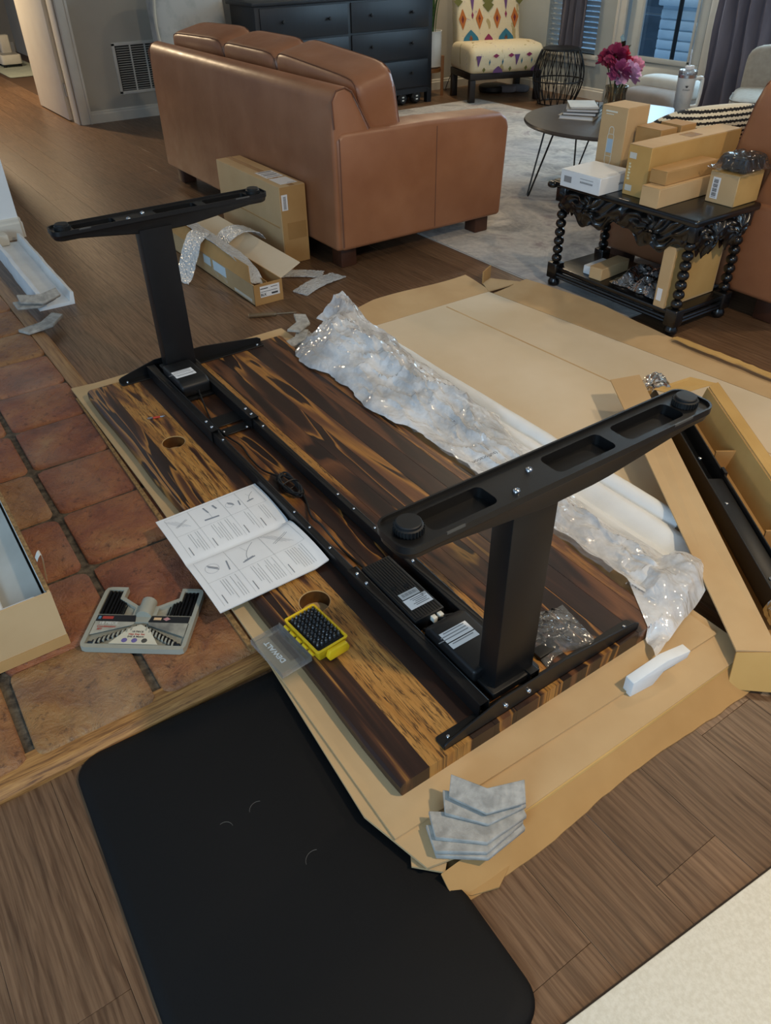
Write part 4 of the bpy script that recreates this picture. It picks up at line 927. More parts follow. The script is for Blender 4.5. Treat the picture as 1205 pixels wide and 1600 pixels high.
# hardware bag right of the near leg column
hw = thing('hardware_bag', 'small clear plastic bag of black screws and fittings beside the near desk leg', 'bag', (.11, -.49, TT))
def hwf(dz, sd):
    def fn(u, v):
        x = .175-.13*u+.012*math.sin(v*5); y = -.415-.145*v-.02*(1-u)
        e = (math.sin(PI*u)*math.sin(PI*v))**.6
        return (x, y, TT+.0015+dz*e*(.012+.010*(ridge(x, y, 16, sd)-.2)+.004*ridge(x, y, 45, sd)))
    return fn
HB = plastic('hardware_film', .10, 1.0)
mk('bag_front', MB().grid(hwf(1, 3), 34, 34), HB, hw, w=True, smooth=True, ang=25); mk('bag_back', MB().grid(hwf(.05, 5), 10, 10), HB, hw, w=True)
for k in range(12):
    q = random.Random(k); x, y, a = .09+.03*q.random()+(.055 if k > 8 else 0), -.445-.035*(k % 6)/2-.01*q.random(), q.uniform(1.2, 1.9)
    M_ = T(x, y, TT+.0062) @ RZ(a) @ RY(PI/2)
    mk('fitting', MB().lathe([(.005, -.010), (.005, -.007), (.0026, -.0068), (.0026, .012), (.0005, .014)], 8, M=M_), BLACKP if k % 4 else STEEL, hw, w=True)
mk('fitting_strip', MB().box(.145, .165, -.50, -.42, TT+.003, TT+.011), BLACKP, hw, w=True, bevel=.002)
mk('fitting_strip', MB().box(.068, .098, -.475, -.415, TT+.003, TT+.012), BLACKP, hw, w=True, bevel=.003)
# ================================================================ CARTONS AND BUBBLE WRAP BY THE SOFA
lc = thing('shipping_carton', 'tall sealed shipping carton with white labels leaning against the back of the sofa', 'carton', (3.1, -1.33, 0))
cx0, cx1, cy0, cy1, ch = 2.755, 3.455, -1.405, -1.262, .372
mk('carton_body', MB().box(cx0, cx1, cy0, cy1, 0, ch), CARD, lc, w=True, bevel=.004)
mk('carton_end_panel', MB().box(cx0-.003, cx0, cy0+.002, cy1-.004, .002, ch-.003), CARD2, lc, w=True)
TAPE = mat('clear_tape', S('#ab8452'), rough=.18, spec=.6)
mk('tape', MB().box(cx0-.004, cx0-.003, cy0+.01, cy1-.03, .12, .20), TAPE, lc, w=True); mk('tape', MB().box(cx0, cx1, cy0+.055, cy0+.085, ch, ch+.0006), TAPE, lc, w=True)
mk('side_crease', MB().box(cx0+.02, cx1, cy1, cy1+.0015, .175, .181), CARD2, lc, w=True)
for a, b in ((2.79, 2.91), (2.93, 3.06)):
    mk('shipping_label', MB().box(a, b, cy0+.02, cy1-.03, ch+.0006, ch+.0012), WHITE, lc, w=True)
pl = MB()
for k in range(4): pl.box(2.945+.03*k, 2.955+.03*k+.006*(k % 2), cy0+.03, cy1-.04, ch+.0012, ch+.0015)
pl.box(2.80, 2.806, cy0+.03, cy0+.07, ch+.0012, ch+.0015)
mk('printed_lines', pl, INKL, lc, w=True, kind='stuff')
mk('barcode_label', MB().box(cx0-.0038, cx0-.003, cy1-.040, cy1-.008, .262, .335), WHITE, lc, w=True)
pl = MB()
for k in range(12): pl.box(cx0-.0042, cx0-.0038, cy1-.032, cy1-.017, .268+.005*k, .2705+.005*k)
mk('barcode', pl, INK, lc, w=True, kind='stuff')
ob = thing('long_open_carton', 'long narrow open cardboard carton marked BLK on the floor beside the sofa', 'carton', (2.9, -.97, 0))
ox0, ox1, oy0, oy1, oh = 2.372, 3.40, -1.040, -.897, .098
mk('carton_bottom', MB().box(ox0, ox1, oy0, oy1, .001, .005), CARD2, ob, w=True)
mk('carton_side', MB().box(ox0, ox1, oy1-.004, oy1, .001, oh), CARD, ob, w=True); mk('carton_side', MB().box(ox0, ox1, oy0, oy0+.004, .001, oh), CARD2, ob, w=True)
mk('carton_end', MB().box(ox0-.001, ox0+.003, oy0, oy1, .001, oh-.002), CARD2, ob, w=True); mk('carton_end', MB().box(ox1-.004, ox1, oy0, oy1, .001, oh), CARD2, ob, w=True)
def pan(a, b, c, d, th=.003): return tilt_panel(a, b, c, d, th)
mk('side_flap', pan((ox0+.01, oy0, oh), (ox0+.02, oy0-.11, oh+.045), (ox1-.12, oy0-.11, oh+.045), (ox1, oy0, oh)), CARDP, ob, w=True)
mk('side_flap', pan((ox0+.02, oy1, oh), (ox1, oy1, oh), (ox1-.02, oy1-.03, oh+.055), (ox0+.09, oy1-.03, oh+.055)), CARD2, ob, w=True)
mk('inner_divider', MB().box(ox0+.04, ox1-.2, -.985, -.981, .006, .085), CARD2, ob, w=True)
mk('end_label', MB().box(ox0-.0018, ox0-.001, oy0+.016, oy1-.030, .034, .084), WHITE, ob, w=True)
FL = frame((ox0-.0021, (oy0+oy1)/2-.004, .059), (0, -1, 0), (0, 0, 1))
pl = text_mb('BLK', .017, FL @ T(-.030, -.014, 0), bold=.0004); pl.box(-.0445, -.006, .012, .016, 0, .0002, FL); pl.box(.008, .042, .014, .0165, 0, .0002, FL); pl.box(-.044, .040, -.001, .001, 0, .0002, FL); pl.box(.01, .042, -.018, -.010, 0, .0002, FL)
mk('label_print', pl, INK, ob, w=True)
mk('side_label', MB().box(2.66, 2.80, oy1, oy1+.0008, .045, .092), mat('label_cyan_white', S('#dff0f6'), rough=.5), ob, w=True); mk('side_label', MB().box(2.83, 2.91, oy1, oy1+.0008, .05, .092), MATS['label_cyan_white'], ob, w=True)
wl = mat('white_line_print', S('#ddd6c4'), rough=.7)
for q in (0, 1):
    lp = MB(); xs = 2.66+.1*q
    for a, b in (((xs, .02), (xs+.055, .045)), ((xs+.055, .045), (xs+.05, .052)), ((xs+.05, .052), (xs-.006, .030)), ((xs-.006, .030), (xs, .02))):
        d = Vector((b[0]-a[0], 0, b[1]-a[1])); n_ = Vector((-d.z, 0, d.x)).normalized()*.001
        lp.add([(a[0]+n_.x, oy1+.0006, a[1]+n_.z), (b[0]+n_.x, oy1+.0006, b[1]+n_.z), (b[0]-n_.x, oy1+.0006, b[1]-n_.z), (a[0]-n_.x, oy1+.0006, a[1]-n_.z)], [(0, 1, 2, 3)])
    mk('printed_outline', lp, wl, ob, w=True)
mk('printed_strip', MB().box(2.40, 2.58, oy1+.0001, oy1+.0006, .012, .026), wl, ob, w=True)
def bubble_mat():
    t = NT('bubble_wrap'); tr = t.add('ShaderNodeBsdfTransparent'); df = t.add('ShaderNodeBsdfPrincipled'); df.inputs['Base Color'].default_value = (.78, .81, .82, 1); df.inputs['Roughness'].default_value = .22; df.inputs['Specular IOR Level'].default_value = .8
    vo = t.add('ShaderNodeTexVoronoi', i_Scale=85.0); t.link(t.coords(), vo.inputs['Vector']); bp = t.add('ShaderNodeBump', i_Strength=1.0, i_Distance=.006, invert=True); t.link(vo.outputs['Distance'], bp.inputs['Height']); t.link(bp.outputs[0], df.inputs['Normal'])
    mx = t.add('ShaderNodeMixShader', i_0=.62); t.link(tr.outputs[0], mx.inputs[1]); t.link(df.outputs[0], mx.inputs[2]); t.link(mx.outputs[0], t.out.inputs[0]); return t.m
BUB = bubble_mat()
def strip(path, wdir, wid, label, n=40):
    P = spline(path, 8); L = len(P)-1
    def fn(u, v):
        f = u*L; i = min(int(f), L-1); p = P[i].lerp(P[i+1], f-i)
        return p+Vector(wdir)*wid*(v-.5)+Vector((.004*fbm(u*12, v*4), .004*fbm(u*9, v*4, 5), .003*fbm(u*14, v*6, 9)+.003))
    return single('bubble_wrap', MB().grid(fn, n, 10, thick=.004), BUB, label, 'bubble wrap', 'bubble wrap strips', smooth=True)
strip([(3.02, -.99, .09), (3.00, -.955, .160), (2.97, -.915, .168), (2.94, -.87, .150), (2.90, -.82, .09), (2.87, -.775, .03), (2.85, -.74, .005)], (1, .25, 0), .12, 'bubble wrap strip hanging over the left side of the long open carton to the floor')
strip([(2.95, -.99, .08), (2.93, -1.03, .14), (2.93, -1.10, .165), (2.91, -1.17, .155), (2.90, -1.20, .12)], (1, .1, 0), .13, 'short bubble wrap strip over the right flap of the long open carton')
strip([(3.36, -.93, .12), (3.28, -.945, .175), (3.10, -.945, .168), (2.90, -.95, .160), (2.76, -.95, .156), (2.62, -.95, .15), (2.52, -.955, .12), (2.45, -.96, .07)], (.1, 1, .15), .065, 'bubble wrap strip running along the inside of the long open carton')
strip([(2.66, -1.16, .004), (2.62, -1.22, .006), (2.57, -1.28, .008), (2.52, -1.34, .004)], (.79, -.61, 0), .085, 'bubble wrap strip lying on the floor between long carton and sofa foot')
strip([(2.38, -1.13, .003), (2.41, -1.22, .014), (2.44, -1.31, .012), (2.47, -1.40, .003)], (.95, .32, 0), .09, 'end piece of bubble wrap on the floor in front of the sofa foot')
sd = thing('slim_screwdriver', 'slim screwdriver with a brown translucent handle lying on the floor near the desk', 'screwdriver', (2.23, -.92, 0))
Ms = T(2.235, -.905, .010) @ RZ(math.atan2(-.19, -.089)) @ RY(PI/2)
mk('handle', MB().lathe([(.003, -.10), (.009, -.098), (.010, -.05), (.0085, .01), (.010, .02), (.004, .024)], 12, M=Ms), mat('amber_handle', S('#7d6a50'), S('#6b5a44'), rough=.25), sd, w=True, smooth=True)
mk('shaft', MB().lathe([(.004, .024), (.004, .095), (.0025, .11)], 8, M=Ms), mat('dull_steel', S('#8c7d68'), rough=.35, metal=.7), sd, w=True)
# ================================================================ LIVING ROOM
def leather():
    t = NT('tan_leather'); v = t.coords(); n = t.noise(v, 3.5, 4, .5); n2 = t.noise(v, 240, 3, .6); n3 = t.noise(v, 9, 3)
    t.link(t.ramp(n, [(.3, S('#89583a')), (.6, S('#9a6848')), (.8, S('#a37355'))]), t.p.inputs['Base Color'])
    t.link(t.ramp(n3, [(.3, (.36,)*3+(1,)), (.7, (.47,)*3+(1,))]), t.p.inputs['Roughness'])
    b = t.add('ShaderNodeBump', i_Strength=.12, i_Distance=.002); t.link(n2, b.inputs['Height']); b2 = t.add('ShaderNodeBump', i_Strength=.10, i_Distance=.02); t.link(n3, b2.inputs['Height']); t.link(b.outputs[0], b2.inputs['Normal']); t.link(b2.outputs[0], t.p.inputs['Normal'])
    return t.m
LEA = leather(); SEAM = mat('leather_seam', S('#6f4630'), rough=.6); WALN = mat('walnut_foot', S('#4a2b1c'), S('#3b2116'), rough=.45)
def sofa(label, loc, rz, L=2.15, D=1.05, ah=.60):
    s = thing('leather_sofa', label, 'sofa', loc, rz); h = L/2; aw = .17
    # back slab: rises behind and over the arms
    prof = [(0, .10), (.0, .60), (-.006, .76), (-.03, .795), (-.075, .805), (-.115, .785), (-.205, .615), (-.25, .45), (-.25, .10)]
    b = mk('sofa_back', MB().prism(prof, -h, h, 'x'), LEA, s, bevel=.018, seg=3)
    for sg in (-1, 1):
        e = sg*(h+.0005); mk('end_piping', MB().tube([(e, y, z) for y, z in ((-.012, .64), (-.004, .75), (-.03, .79), (-.075, .798), (-.11, .78), (-.20, .625))], .004, 6), SEAM, b, smooth=True)
    for sg in (-1, 1):
        x0, x1 = sorted((sg*h, sg*(h-aw)))
        ap = [(-.022, .10), (-.015, ah), (-.05, ah+.022), (-D*.5, ah+.018), (-D+.06, ah), (-D+.015, ah-.025), (-D, ah-.07), (-D+.02, .10)]
        a = mk('armrest', MB().prism(ap, x0-(.012 if sg < 0 else 0), x1+(.012 if sg > 0 else 0), 'x'), LEA, s, bevel=.022, seg=3)
        xo = sg*(h+.0125)
        mk('arm_piping', MB().tube([(xo-sg*.006, y, z) for y, z in ((-.05, ah+.005), (-D*.5, ah+.001), (-D+.06, ah-.017), (-D+.03, ah-.04))], .003, 5), SEAM, a)
        mk('arm_seam', MB().tube([(xo+sg*.0005, -.58, .12), (xo+sg*.0005, -.58, ah-.01)], .0022, 5), SEAM, a)
        mk('arm_seam', MB().tube([(xo+sg*.0, -.03, .12), (xo-sg*.002, -.03, ah)], .003, 5), SEAM, a)
    mk('seat_base', MB().box(-h+aw, h-aw, -D+.03, -.1, .10, .30), LEA, s, bevel=.02)
    cw = (L-2*aw)/3
    for k in range(3):
        xc = -h+aw+cw*(k+.5)
        mk('seat_cushion', MB().soft((xc, -D/2-.09, .38), (cw*1.01, D-.30, .17), n=7), LEA, s, smooth=True, ang=60)
        ww = cw*1.02+(.13 if k != 1 else 0); xs = xc+(.062*(k-1)); R = RX(-.22) @ RY((-.07, 0, .03)[k]); cc = Vector((xs, -.295, .645 if k else .632)); sz = (ww, .24, .49); nn = 8
        c = mk('back_cushion', MB().soft(cc, sz, R, n=nn, seg=12), LEA, s, smooth=True, ang=60)
        for yy in (-.86, .86):
            pts = []
            for ax, az in [(-1, -.9+.3*i) for i in range(6)]+[(-1, .92), (-.94, 1)]+[(-.8+.2*i, 1) for i in range(9)]+[(.94, 1), (1, .92)]+[(1, .6-.3*i) for i in range(6)]:
                q = (abs(ax)**nn+abs(yy)**nn+abs(az)**nn)**(1/nn); pts.append(cc+R @ Vector((ax/q*sz[0]/2, yy/q*sz[1]/2, az/q*sz[2]/2)))
            mk('cushion_piping', MB().tube(pts, .0032, 5), SEAM, c, smooth=True)
    for sx in (-1, 1):
        for y in (-.09, -D+.10): mk('foot', MB().prism([(-.045, -.045), (.045, -.045), (.045, .045), (-.045, .045)] , .0075 if y < -.5 else 0, .105, 'z', T(sx*(h-.09), y, 0)), WALN, s, bevel=.006)
    return s
sofa('brown leather sofa seen from behind with a carton leaning on its back', (3.575, -1.42, 0), 0)
sofa('second brown leather sofa standing behind the carved black side table', (.86, -3.62, 0), PI/2, 2.2, 1.0, .445)
# black and white striped cushion on the second sofa
def knit():
    t = NT('black_white_knit'); v = t.coords((1, 1, 1)); w = t.add('ShaderNodeTexWave', wave_type='BANDS', bands_direction='Z', i_Scale=15.0, i_Distortion=0.0); t.link(v, w.inputs['Vector'])
    c = t.add('ShaderNodeTexChecker', i_Scale=95.0); t.link(v, c.inputs['Vector'])
    ad = t.add('ShaderNodeMath', operation='MULTIPLY_ADD', i_1=.35, i_2=-.15); t.link(c.outputs['Fac'], ad.inputs[0]); a2 = t.add('ShaderNodeMath', operation='ADD'); t.link(w.outputs['Fac'], a2.inputs[0]); t.link(ad.outputs[0], a2.inputs[1])
    t.link(t.ramp(a2.outputs[0], [(.52, S('#d9d2bd')), (.56, S('#17171a'))]), t.p.inputs['Base Color']); t.p.inputs['Roughness'].default_value = .95; return t.m
single('striped_pillow', MB().soft((1.70, -2.92, .565), (.17, .62, .40), RZ(-.25) @ RY(-1.05), n=3, seg=12), knit(), 'black and cream striped knit cushion on the second sofa behind the boxes', 'cushion', smooth=True, ang=60)
# rug
def rugm():
    t = NT('faded_rug'); v = t.coords(); n = t.noise(v, 3.2, 6, .62, 1.2); n2 = t.noise(v, 40, 4, .6); n3 = t.noise(v, 1.2, 2)
    c = t.ramp(n, [(.34, S('#75726f')), (.45, S('#aba49b')), (.56, S('#cfc7bb')), (.68, S('#8f7c7a'))]); c = t.mix(.35, c, t.ramp(n2, [(.3, S('#8f8b88')), (.7, S('#d2cabf'))]))
    c = t.mix(t.ramp(n3, [(.45, (0, 0, 0, 1)), (.7, (.4,)*3+(1,))]), c, S('#8b8f9a'))
    t.link(c, t.p.inputs['Base Color']); t.p.inputs['Roughness'].default_value = .95; t.bump(n2, .4, .004); return t.m
rg = thing('area_rug', 'large faded grey and mauve rug under the round coffee table', 'rug', (3.7, -3.5, 0))
mk('pile', MB().box(1.30, 5.62, -4.95, -2.09, .003, .007), rugm(), rg, w=True, bevel=.003)
mk('backing', MB().box(1.295, 5.625, -4.955, -2.084, .0006, .003), mat('rug_backing', S('#c6c2ba'), rough=.9), rg, w=True)
# carved black side table
st = thing('carved_side_table', 'ornate black carved side table with bobbin legs, boxes piled on it', 'side table', (1.42, -2.29, 0))
EB = mat('ebony_gloss', S('#141414'), S('#0e0e0f'), rough=.24, spec=.6, scale=12, bump=.08, bscale=40)
X0, X1, Y0, Y1, ZT = 1.085, 1.755, -2.450, -2.140, .472
mk('table_top', MB().prism(rrect(X0-.038, X1+.045, Y0-.05, Y1+.040, .012, 2), ZT-.026, ZT), EB, st, w=True, bevel=.008, seg=3)
def bobbin(z0, z1, n, r):
    pr = []
    for k in range(n):
        a = z0+(z1-z0)*k/n; hgt = (z1-z0)/n
        for q in range(7): t = q/6; pr.append((r*.40+r*.60*math.sin(PI*t)**.6, a+hgt*t))
    return pr
for x in (X0, X1):
    for y in (Y0, Y1):
        lg = mk('leg', MB().lathe(bobbin(.115, .385, 7, .0235), 14, (x, y, 0)), EB, st, w=True, smooth=True, ang=60)
        mk('leg_block', MB().prism(rrect(x-.028, x+.028, y-.028, y+.028, .005, 2), .045, .115), EB, st, w=True, bevel=.004)
        mk('bun_foot', MB().lathe([(.014, .0075 if x > 1.3 else .0008), (.026, .012), (.028, .026), (.018, .045)], 14, (x, y, 0)), EB, st, w=True, smooth=True)
        mk('leg_block', MB().prism(rrect(x-.027, x+.027, y-.027, y+.027, .004, 2), .385, ZT-.026), EB, st, w=True, bevel=.003)
mk('lower_shelf', MB().box(X0-.01, X1+.01, Y0-.01, Y1+.01, .078, .10), EB, st, w=True, bevel=.006)
def apron(a, b, fixed, axis, out, name):
    def fn(u, v):
        s = a+(b-a)*u; w_ = (u*5) % 1; drop = .070+.060*abs(math.sin(PI*(u*2.0)))**1.2+.012*math.sin(u*40)
        z = ZT-.026-drop*v
        q = u*2*PI*2; r = math.hypot((u*2 % 1-.5)*2.2, (v-.45)*1.1); th = math.atan2(v-.45, (u*2 % 1-.5)*2)
        car = .010*math.sin(9*th+10*r)*math.exp(-r*.8)+.006*math.sin(u*64+8*v)+.010*math.exp(-(r*3.2)**2)
        o_ = fixed+out*(.018+.012*math.sin(PI*min(1, v*1.05))+car*(1 if 0 < v < 1 else .3))
        return (s, o_, z) if axis == 'x' else (o_, s, z)
    mb = MB().grid(fn, 130, 24)
    def back(u, v): p = fn(u, v); return (p[0], fixed-out*.006, p[2]) if axis == 'x' else (fixed-out*.006, p[1], p[2])
    g2 = MB().grid(back, 130, 24); mb.add(g2.v, [f[::-1] for f in g2.f])
    mk(name, mb, EB, st, w=True, smooth=True, ang=80)
apron(X1, X0, Y1, 'x', 1, 'carved_apron'); apron(X0, X1, Y0, 'x', -1, 'carved_apron'); apron(Y1, Y0, X0, 'y', -1, 'carved_apron'); apron(Y0, Y1, X1, 'y', 1, 'carved_apron')
for y in (Y0-.012, Y1+.012):
    for z in (.056, .070): mk('shelf_moulding', MB().tube([(X0, y, z), (X1, y, z)], .008, 8), EB, st, w=True, smooth=True)
for x in (X0-.012, X1+.012):
    for z in (.056, .070): mk('shelf_moulding', MB().tube([(x, Y0, z), (x, Y1, z)], .008, 8), EB, st, w=True, smooth=True)
mk('leaf_corner', MB().soft((X1+.040, Y1+.036, ZT-.02), (.045, .045, .03), n=2.5, seg=6), EB, st, w=True, smooth=True)
# boxes on and in the side table
def carton(name, label, x0, x1, y0, y1, z0, z1, m=CARD, rz=0, grp=None, flap=True, m2=None):
    cx, cy = (x0+x1)/2, (y0+y1)/2; o = thing(name, label, 'box', (cx, cy, z0), rz, grp); a, b, c = (x1-x0)/2, (y1-y0)/2, z1-z0
    mk('carton_body', MB().box(-a, a, -b, b, 0, c), m, o, bevel=.0022, seg=1)
    if flap: mk('lid_flap', MB().box(-a+.001, a-.001, -b+.001, b-.001, c, c+.0016), m2 or m, o)
    return o, a, b, c
BG = 'cardboard boxes on the carved side table'
Z = ZT+.0005
wbx, a, b, c = carton('white_carton', 'white product box with black print on the left end of the carved table', 1.500, 1.712, -2.262, -2.055, Z, Z+.065, mat('carton_white', S('#dfe4e8'), S('#d7dde2'), rough=.5), .03, BG)
FA = frame((0, b+.0006, c/2), (-1, 0, 0), (0, 0, 1))
pr_ = MB()
for k in range(9): pr_.box(.002+.0075*k, .0075+.0075*k, -.002, .005, 0, .0002, FA)
pr_.box(-.085, -.045, -.012, .012, 0, .0002, FA); pr_.box(0, .07, .014, .016, 0, .0002, FA)
mk('printed_text', pr_, INKL, wbx)
mk('lettering', text_mb('altimor.', .018, frame((-a-.0006, -.035, c/2-.004), (0, -1, 0), (0, 0, 1)) @ RZ(PI), bold=.0002), INK, wbx)
tb, a, b, c = carton('tall_carton', 'tall upright brown carton with a white bottle drawing behind the white box', 1.640, 1.775, -2.470, -2.325, Z, Z+.268, CARD, .05, BG)
FA = frame((.0, b+.0006, c/2), (-1, 0, 0), (0, 0, 1)); ow = mat('outline_white', S('#dcdccf'), rough=.6)
def outline(mb, pts, wd, F):
    for p, q in zip(pts, pts[1:]):
        d = Vector((q[0]-p[0], q[1]-p[1], 0)); n_ = Vector((-d.y, d.x, 0)).normalized()*wd/2; p, q = Vector((*p, 0)), Vector((*q, 0))
        mb.add([F @ (p+n_), F @ (q+n_), F @ (q-n_), F @ (p-n_)], [(0, 1, 2, 3)])
ol = MB(); outline(ol, [(x-.002, y-.025) for x, y in ((-.012, .075), (-.006, .083), (.006, .083), (.012, .075), (.012, .055), (.016, .048), (.016, -.05), (.010, -.065), (-.010, -.065), (-.016, -.05), (-.016, .048), (-.012, .055), (-.012, .075))], .003, FA)
outline(ol, [(-.018, -.056), (.014, -.056)], .002, FA); outline(ol, [(-.014, .03), (.010, .03)], .002, FA)
mk('bottle_drawing', ol, ow, tb); mk('bottle_fill', MB().box(-.016, .012, -.042, .012, 0, .0003, FA), mat('bottle_blue', S('#aac4d8'), rough=.6), tb)
ol = MB().box(-.045, .015, .112, .118, 0, .0002, FA); ol.box(-.042, -.002, .103, .106, 0, .0002, FA); mk('printed_text', ol, ow, tb)
carton('brown_carton', 'plain brown carton half hidden behind the long tan box', 1.500, 1.628, -2.490, -2.385, Z, Z+.200, CARD2, .03, BG)
carton('brown_carton', 'small brown carton right behind the long tan box by the cushion', 1.492, 1.600, -2.600, -2.505, Z, Z+.205, CARD2, -.02, BG)
lt, a, b, c = carton('long_tan_carton', 'long tan carton with taped end in the middle of the carved table', 1.365, 1.475, -2.745, -2.165, Z, Z+.187, CARDY, .02, BG, m2=CARD)
FA = frame((0, b+.0006, c/2), (-1, 0, 0), (0, 0, 1))
for zz in (.055, -.065): mk('tape_tab', MB().box(-.045, -.012, zz-.011, zz+.011, 0, .0004, FA), mat('tape_milky', S('#cfcfc6'), rough=.35), lt)
pq_ = MB()
for k in range(6): pq_.box(-.042, -.030-.003*(k % 2), -.035+.011*k, -.0275+.011*k, 0, .0003, FA)
mk('printed_text', pq_, mat('print_cream', S('#d9d2b0'), rough=.6), lt)
mk('tape_tab', MB().box(-.03, .03, -.06, .02, c+.0016, c+.0021), TAPE, lt)
carton('flat_tan_carton', 'slim tan carton lying in front of the long tan box on the carved table', 1.245, 1.330, -2.43, -2.100, Z, Z+.071, CARD, .03, BG)
carton('flat_tan_carton', 'slimmer tan carton lying on top of the slim tan carton', 1.262, 1.340, -2.47, -2.150, Z+.0735, Z+.122, CARD2, .02, BG)
rc, a, b, c = carton('square_carton', 'square tan carton with a barcode label at the right end of the carved table', 1.080, 1.205, -2.505, -2.345, Z, Z+.112, CARD, .02, BG, m2=CARDY)
FA = frame((0, b+.0006, c/2), (-1, 0, 0), (0, 0, 1)); mk('barcode_label', MB().box(-.045, -.012, -.04, .038, 0, .0004, FA), WHITE, rc)
bc = MB(); 
for k in range(13): bc.box(-.040, -.020, -.035+.0053*k, -.035+.0053*k+(.0035 if k % 3 else .002), .0004, .0006, FA)
mk('barcode', bc, INK, rc, kind='stuff')
mk('end_panel', MB().box(-a-.0012, -a, -b+.002, b-.002, .002, c-.002), CARDY, rc)
# wrapped device on the square carton
dv = thing('wrapped_device', 'black electronic device in a clear plastic bag on top of the square carton', 'device', (1.135, -2.435, Z+.1142))
mk('device_body', MB().prism(rrect(-.055, .055, -.062, .062, .012, 4), .003, .052), BLACKP, dv, bevel=.006)
mk('device_ring', MB().lathe([(.035, .052), (.035, .055), (.028, .0565), (.020, .055)], 24, (0, 0, 0)), BLACK, dv, smooth=True)
def wrapd(u, v):
    x, y = -.085+.17*u, -.095+.20*v; e = 1/(1+math.exp((max(abs(x)/.06, abs(y)/.068)-1.02)*18))
    return (x+.006*fbm(x*30, y*30), y+.006*fbm(x*30, y*30, 5), .004+.056*e+.010*(ridge(x, y, 22, 3)-.3)*(.5+.5*(1-e))+(0 if e > .5 else .006))
mk('bag_film', MB().grid(lambda u, v: (wrapd(u, v)[0], wrapd(u, v)[1], max(.0015, wrapd(u, v)[2])), 44, 44), plastic('device_film', .03, .8), dv, smooth=True, ang=25)
# things on the lower shelf
SG = 'boxes on the lower shelf'
sb, a, b, c = carton('leaning_carton', 'flat tan carton standing upright on the lower shelf of the carved table', 1.13, 1.185, -2.445, -2.125, .1005, .345, CARD, -.0, SG, m2=CARD)
FA = frame((0, b+.0006, c/2), (-1, 0, 0), (0, 0, 1)); mk('barcode_label', MB().box(-.018, .006, -.095, -.045, 0, .0004, FA), WHITE, sb); mk('edge_panel', MB().box(-a-.001, -a, -b+.01, b-.01, .01, c-.01), CARDY, sb)
carton('small_tan_carton', 'small tan carton lying on the left of the lower shelf', 1.50, 1.565, -2.345, -2.145, .1005, .152, CARD, .1, SG)
carton('small_white_carton', 'tiny white box tucked behind the small tan carton on the lower shelf', 1.57, 1.615, -2.30, -2.165, .1005, .135, MATS['carton_white'], .08, SG)
def crf(u, v):
    x, y = 1.21+.25*u, -2.17-.20*v; e = (math.sin(PI*u)*math.sin(PI*v))**.5
    return (x+.01*fbm(x*20, y*20), y+.01*fbm(x*20, y*20, 4), .104+e*(.04+.05*(ridge(x, y, 10, 3)-.25)+.015*ridge(x, y, 28, 6)))
single('crumpled_plastic', MB().grid(crf, 46, 40), plastic('crumpled_grey_film', .12, .9, (.75, .78, .82, 1)), 'crumpled shiny grey plastic wrap on the lower shelf of the carved table', 'plastic wrap', smooth=True, ang=25)
# round coffee table
cf_ = thing('coffee_table', 'round dark coffee table with black hairpin legs on the rug', 'coffee table', (2.68, -3.50, .0072))
mk('table_top', MB().lathe([(.50, .385), (.535, .392), (.54, .402), (.535, .412), (.50, .414)], 64), mat('dark_top', S('#4b443f'), S('#3f3935'), rough=.32, scale=4, stretch=(1, 9, 1)), cf_, smooth=True, ang=50)
for k in range(4):
    a = math.radians(65+90*k); d = Vector((math.cos(a), math.sin(a), 0)); t_ = Vector((-d.y, d.x, 0)); top_ = d*.40; bot = d*.50
    mk('hairpin_leg', MB().tube([top_+t_*.075+Vector((0, 0, .385)), bot+t_*.012+Vector((0, 0, .012)), bot+Vector((0, 0, .005)), bot-t_*.012+Vector((0, 0, .012)), top_-t_*.075+Vector((0, 0, .385))], .0055, 8), BLACK, cf_, smooth=True)
for k, (z0, z1, s, c_) in enumerate(((0, .022, 1.0, '#b8b0a0'), (.0225, .04, .96, '#3b3c40'), (.0405, .055, .9, '#8a8a88'), (.0555, .066, .8, '#c9c6bd'))):
    o = thing('book', ['thick cream-edged book at the bottom of the stack on the coffee table', 'dark book second from the bottom on the coffee table', 'grey book third in the stack on the coffee table', 'topmost pale thin book on the coffee table'][k], 'book', (2.86, -3.40, .4217+z0), .5+.12*k, 'books on the coffee table')
    mk('pages', MB().box(-.10*s, .098*s, -.135*s, .135*s, .003, z1-z0-.003), WHITE, o)
    mk('cover', MB().box(-.105*s, .105*s, -.14*s, .14*s, 0, .003).box(-.105*s, .105*s, -.14*s, .14*s, z1-z0-.003, z1-z0-.0005).box(-.105*s, -.10*s, -.14*s, .14*s, 0, z1-z0-.0005), mat('book%d' % k, S(c_), rough=.5), o)
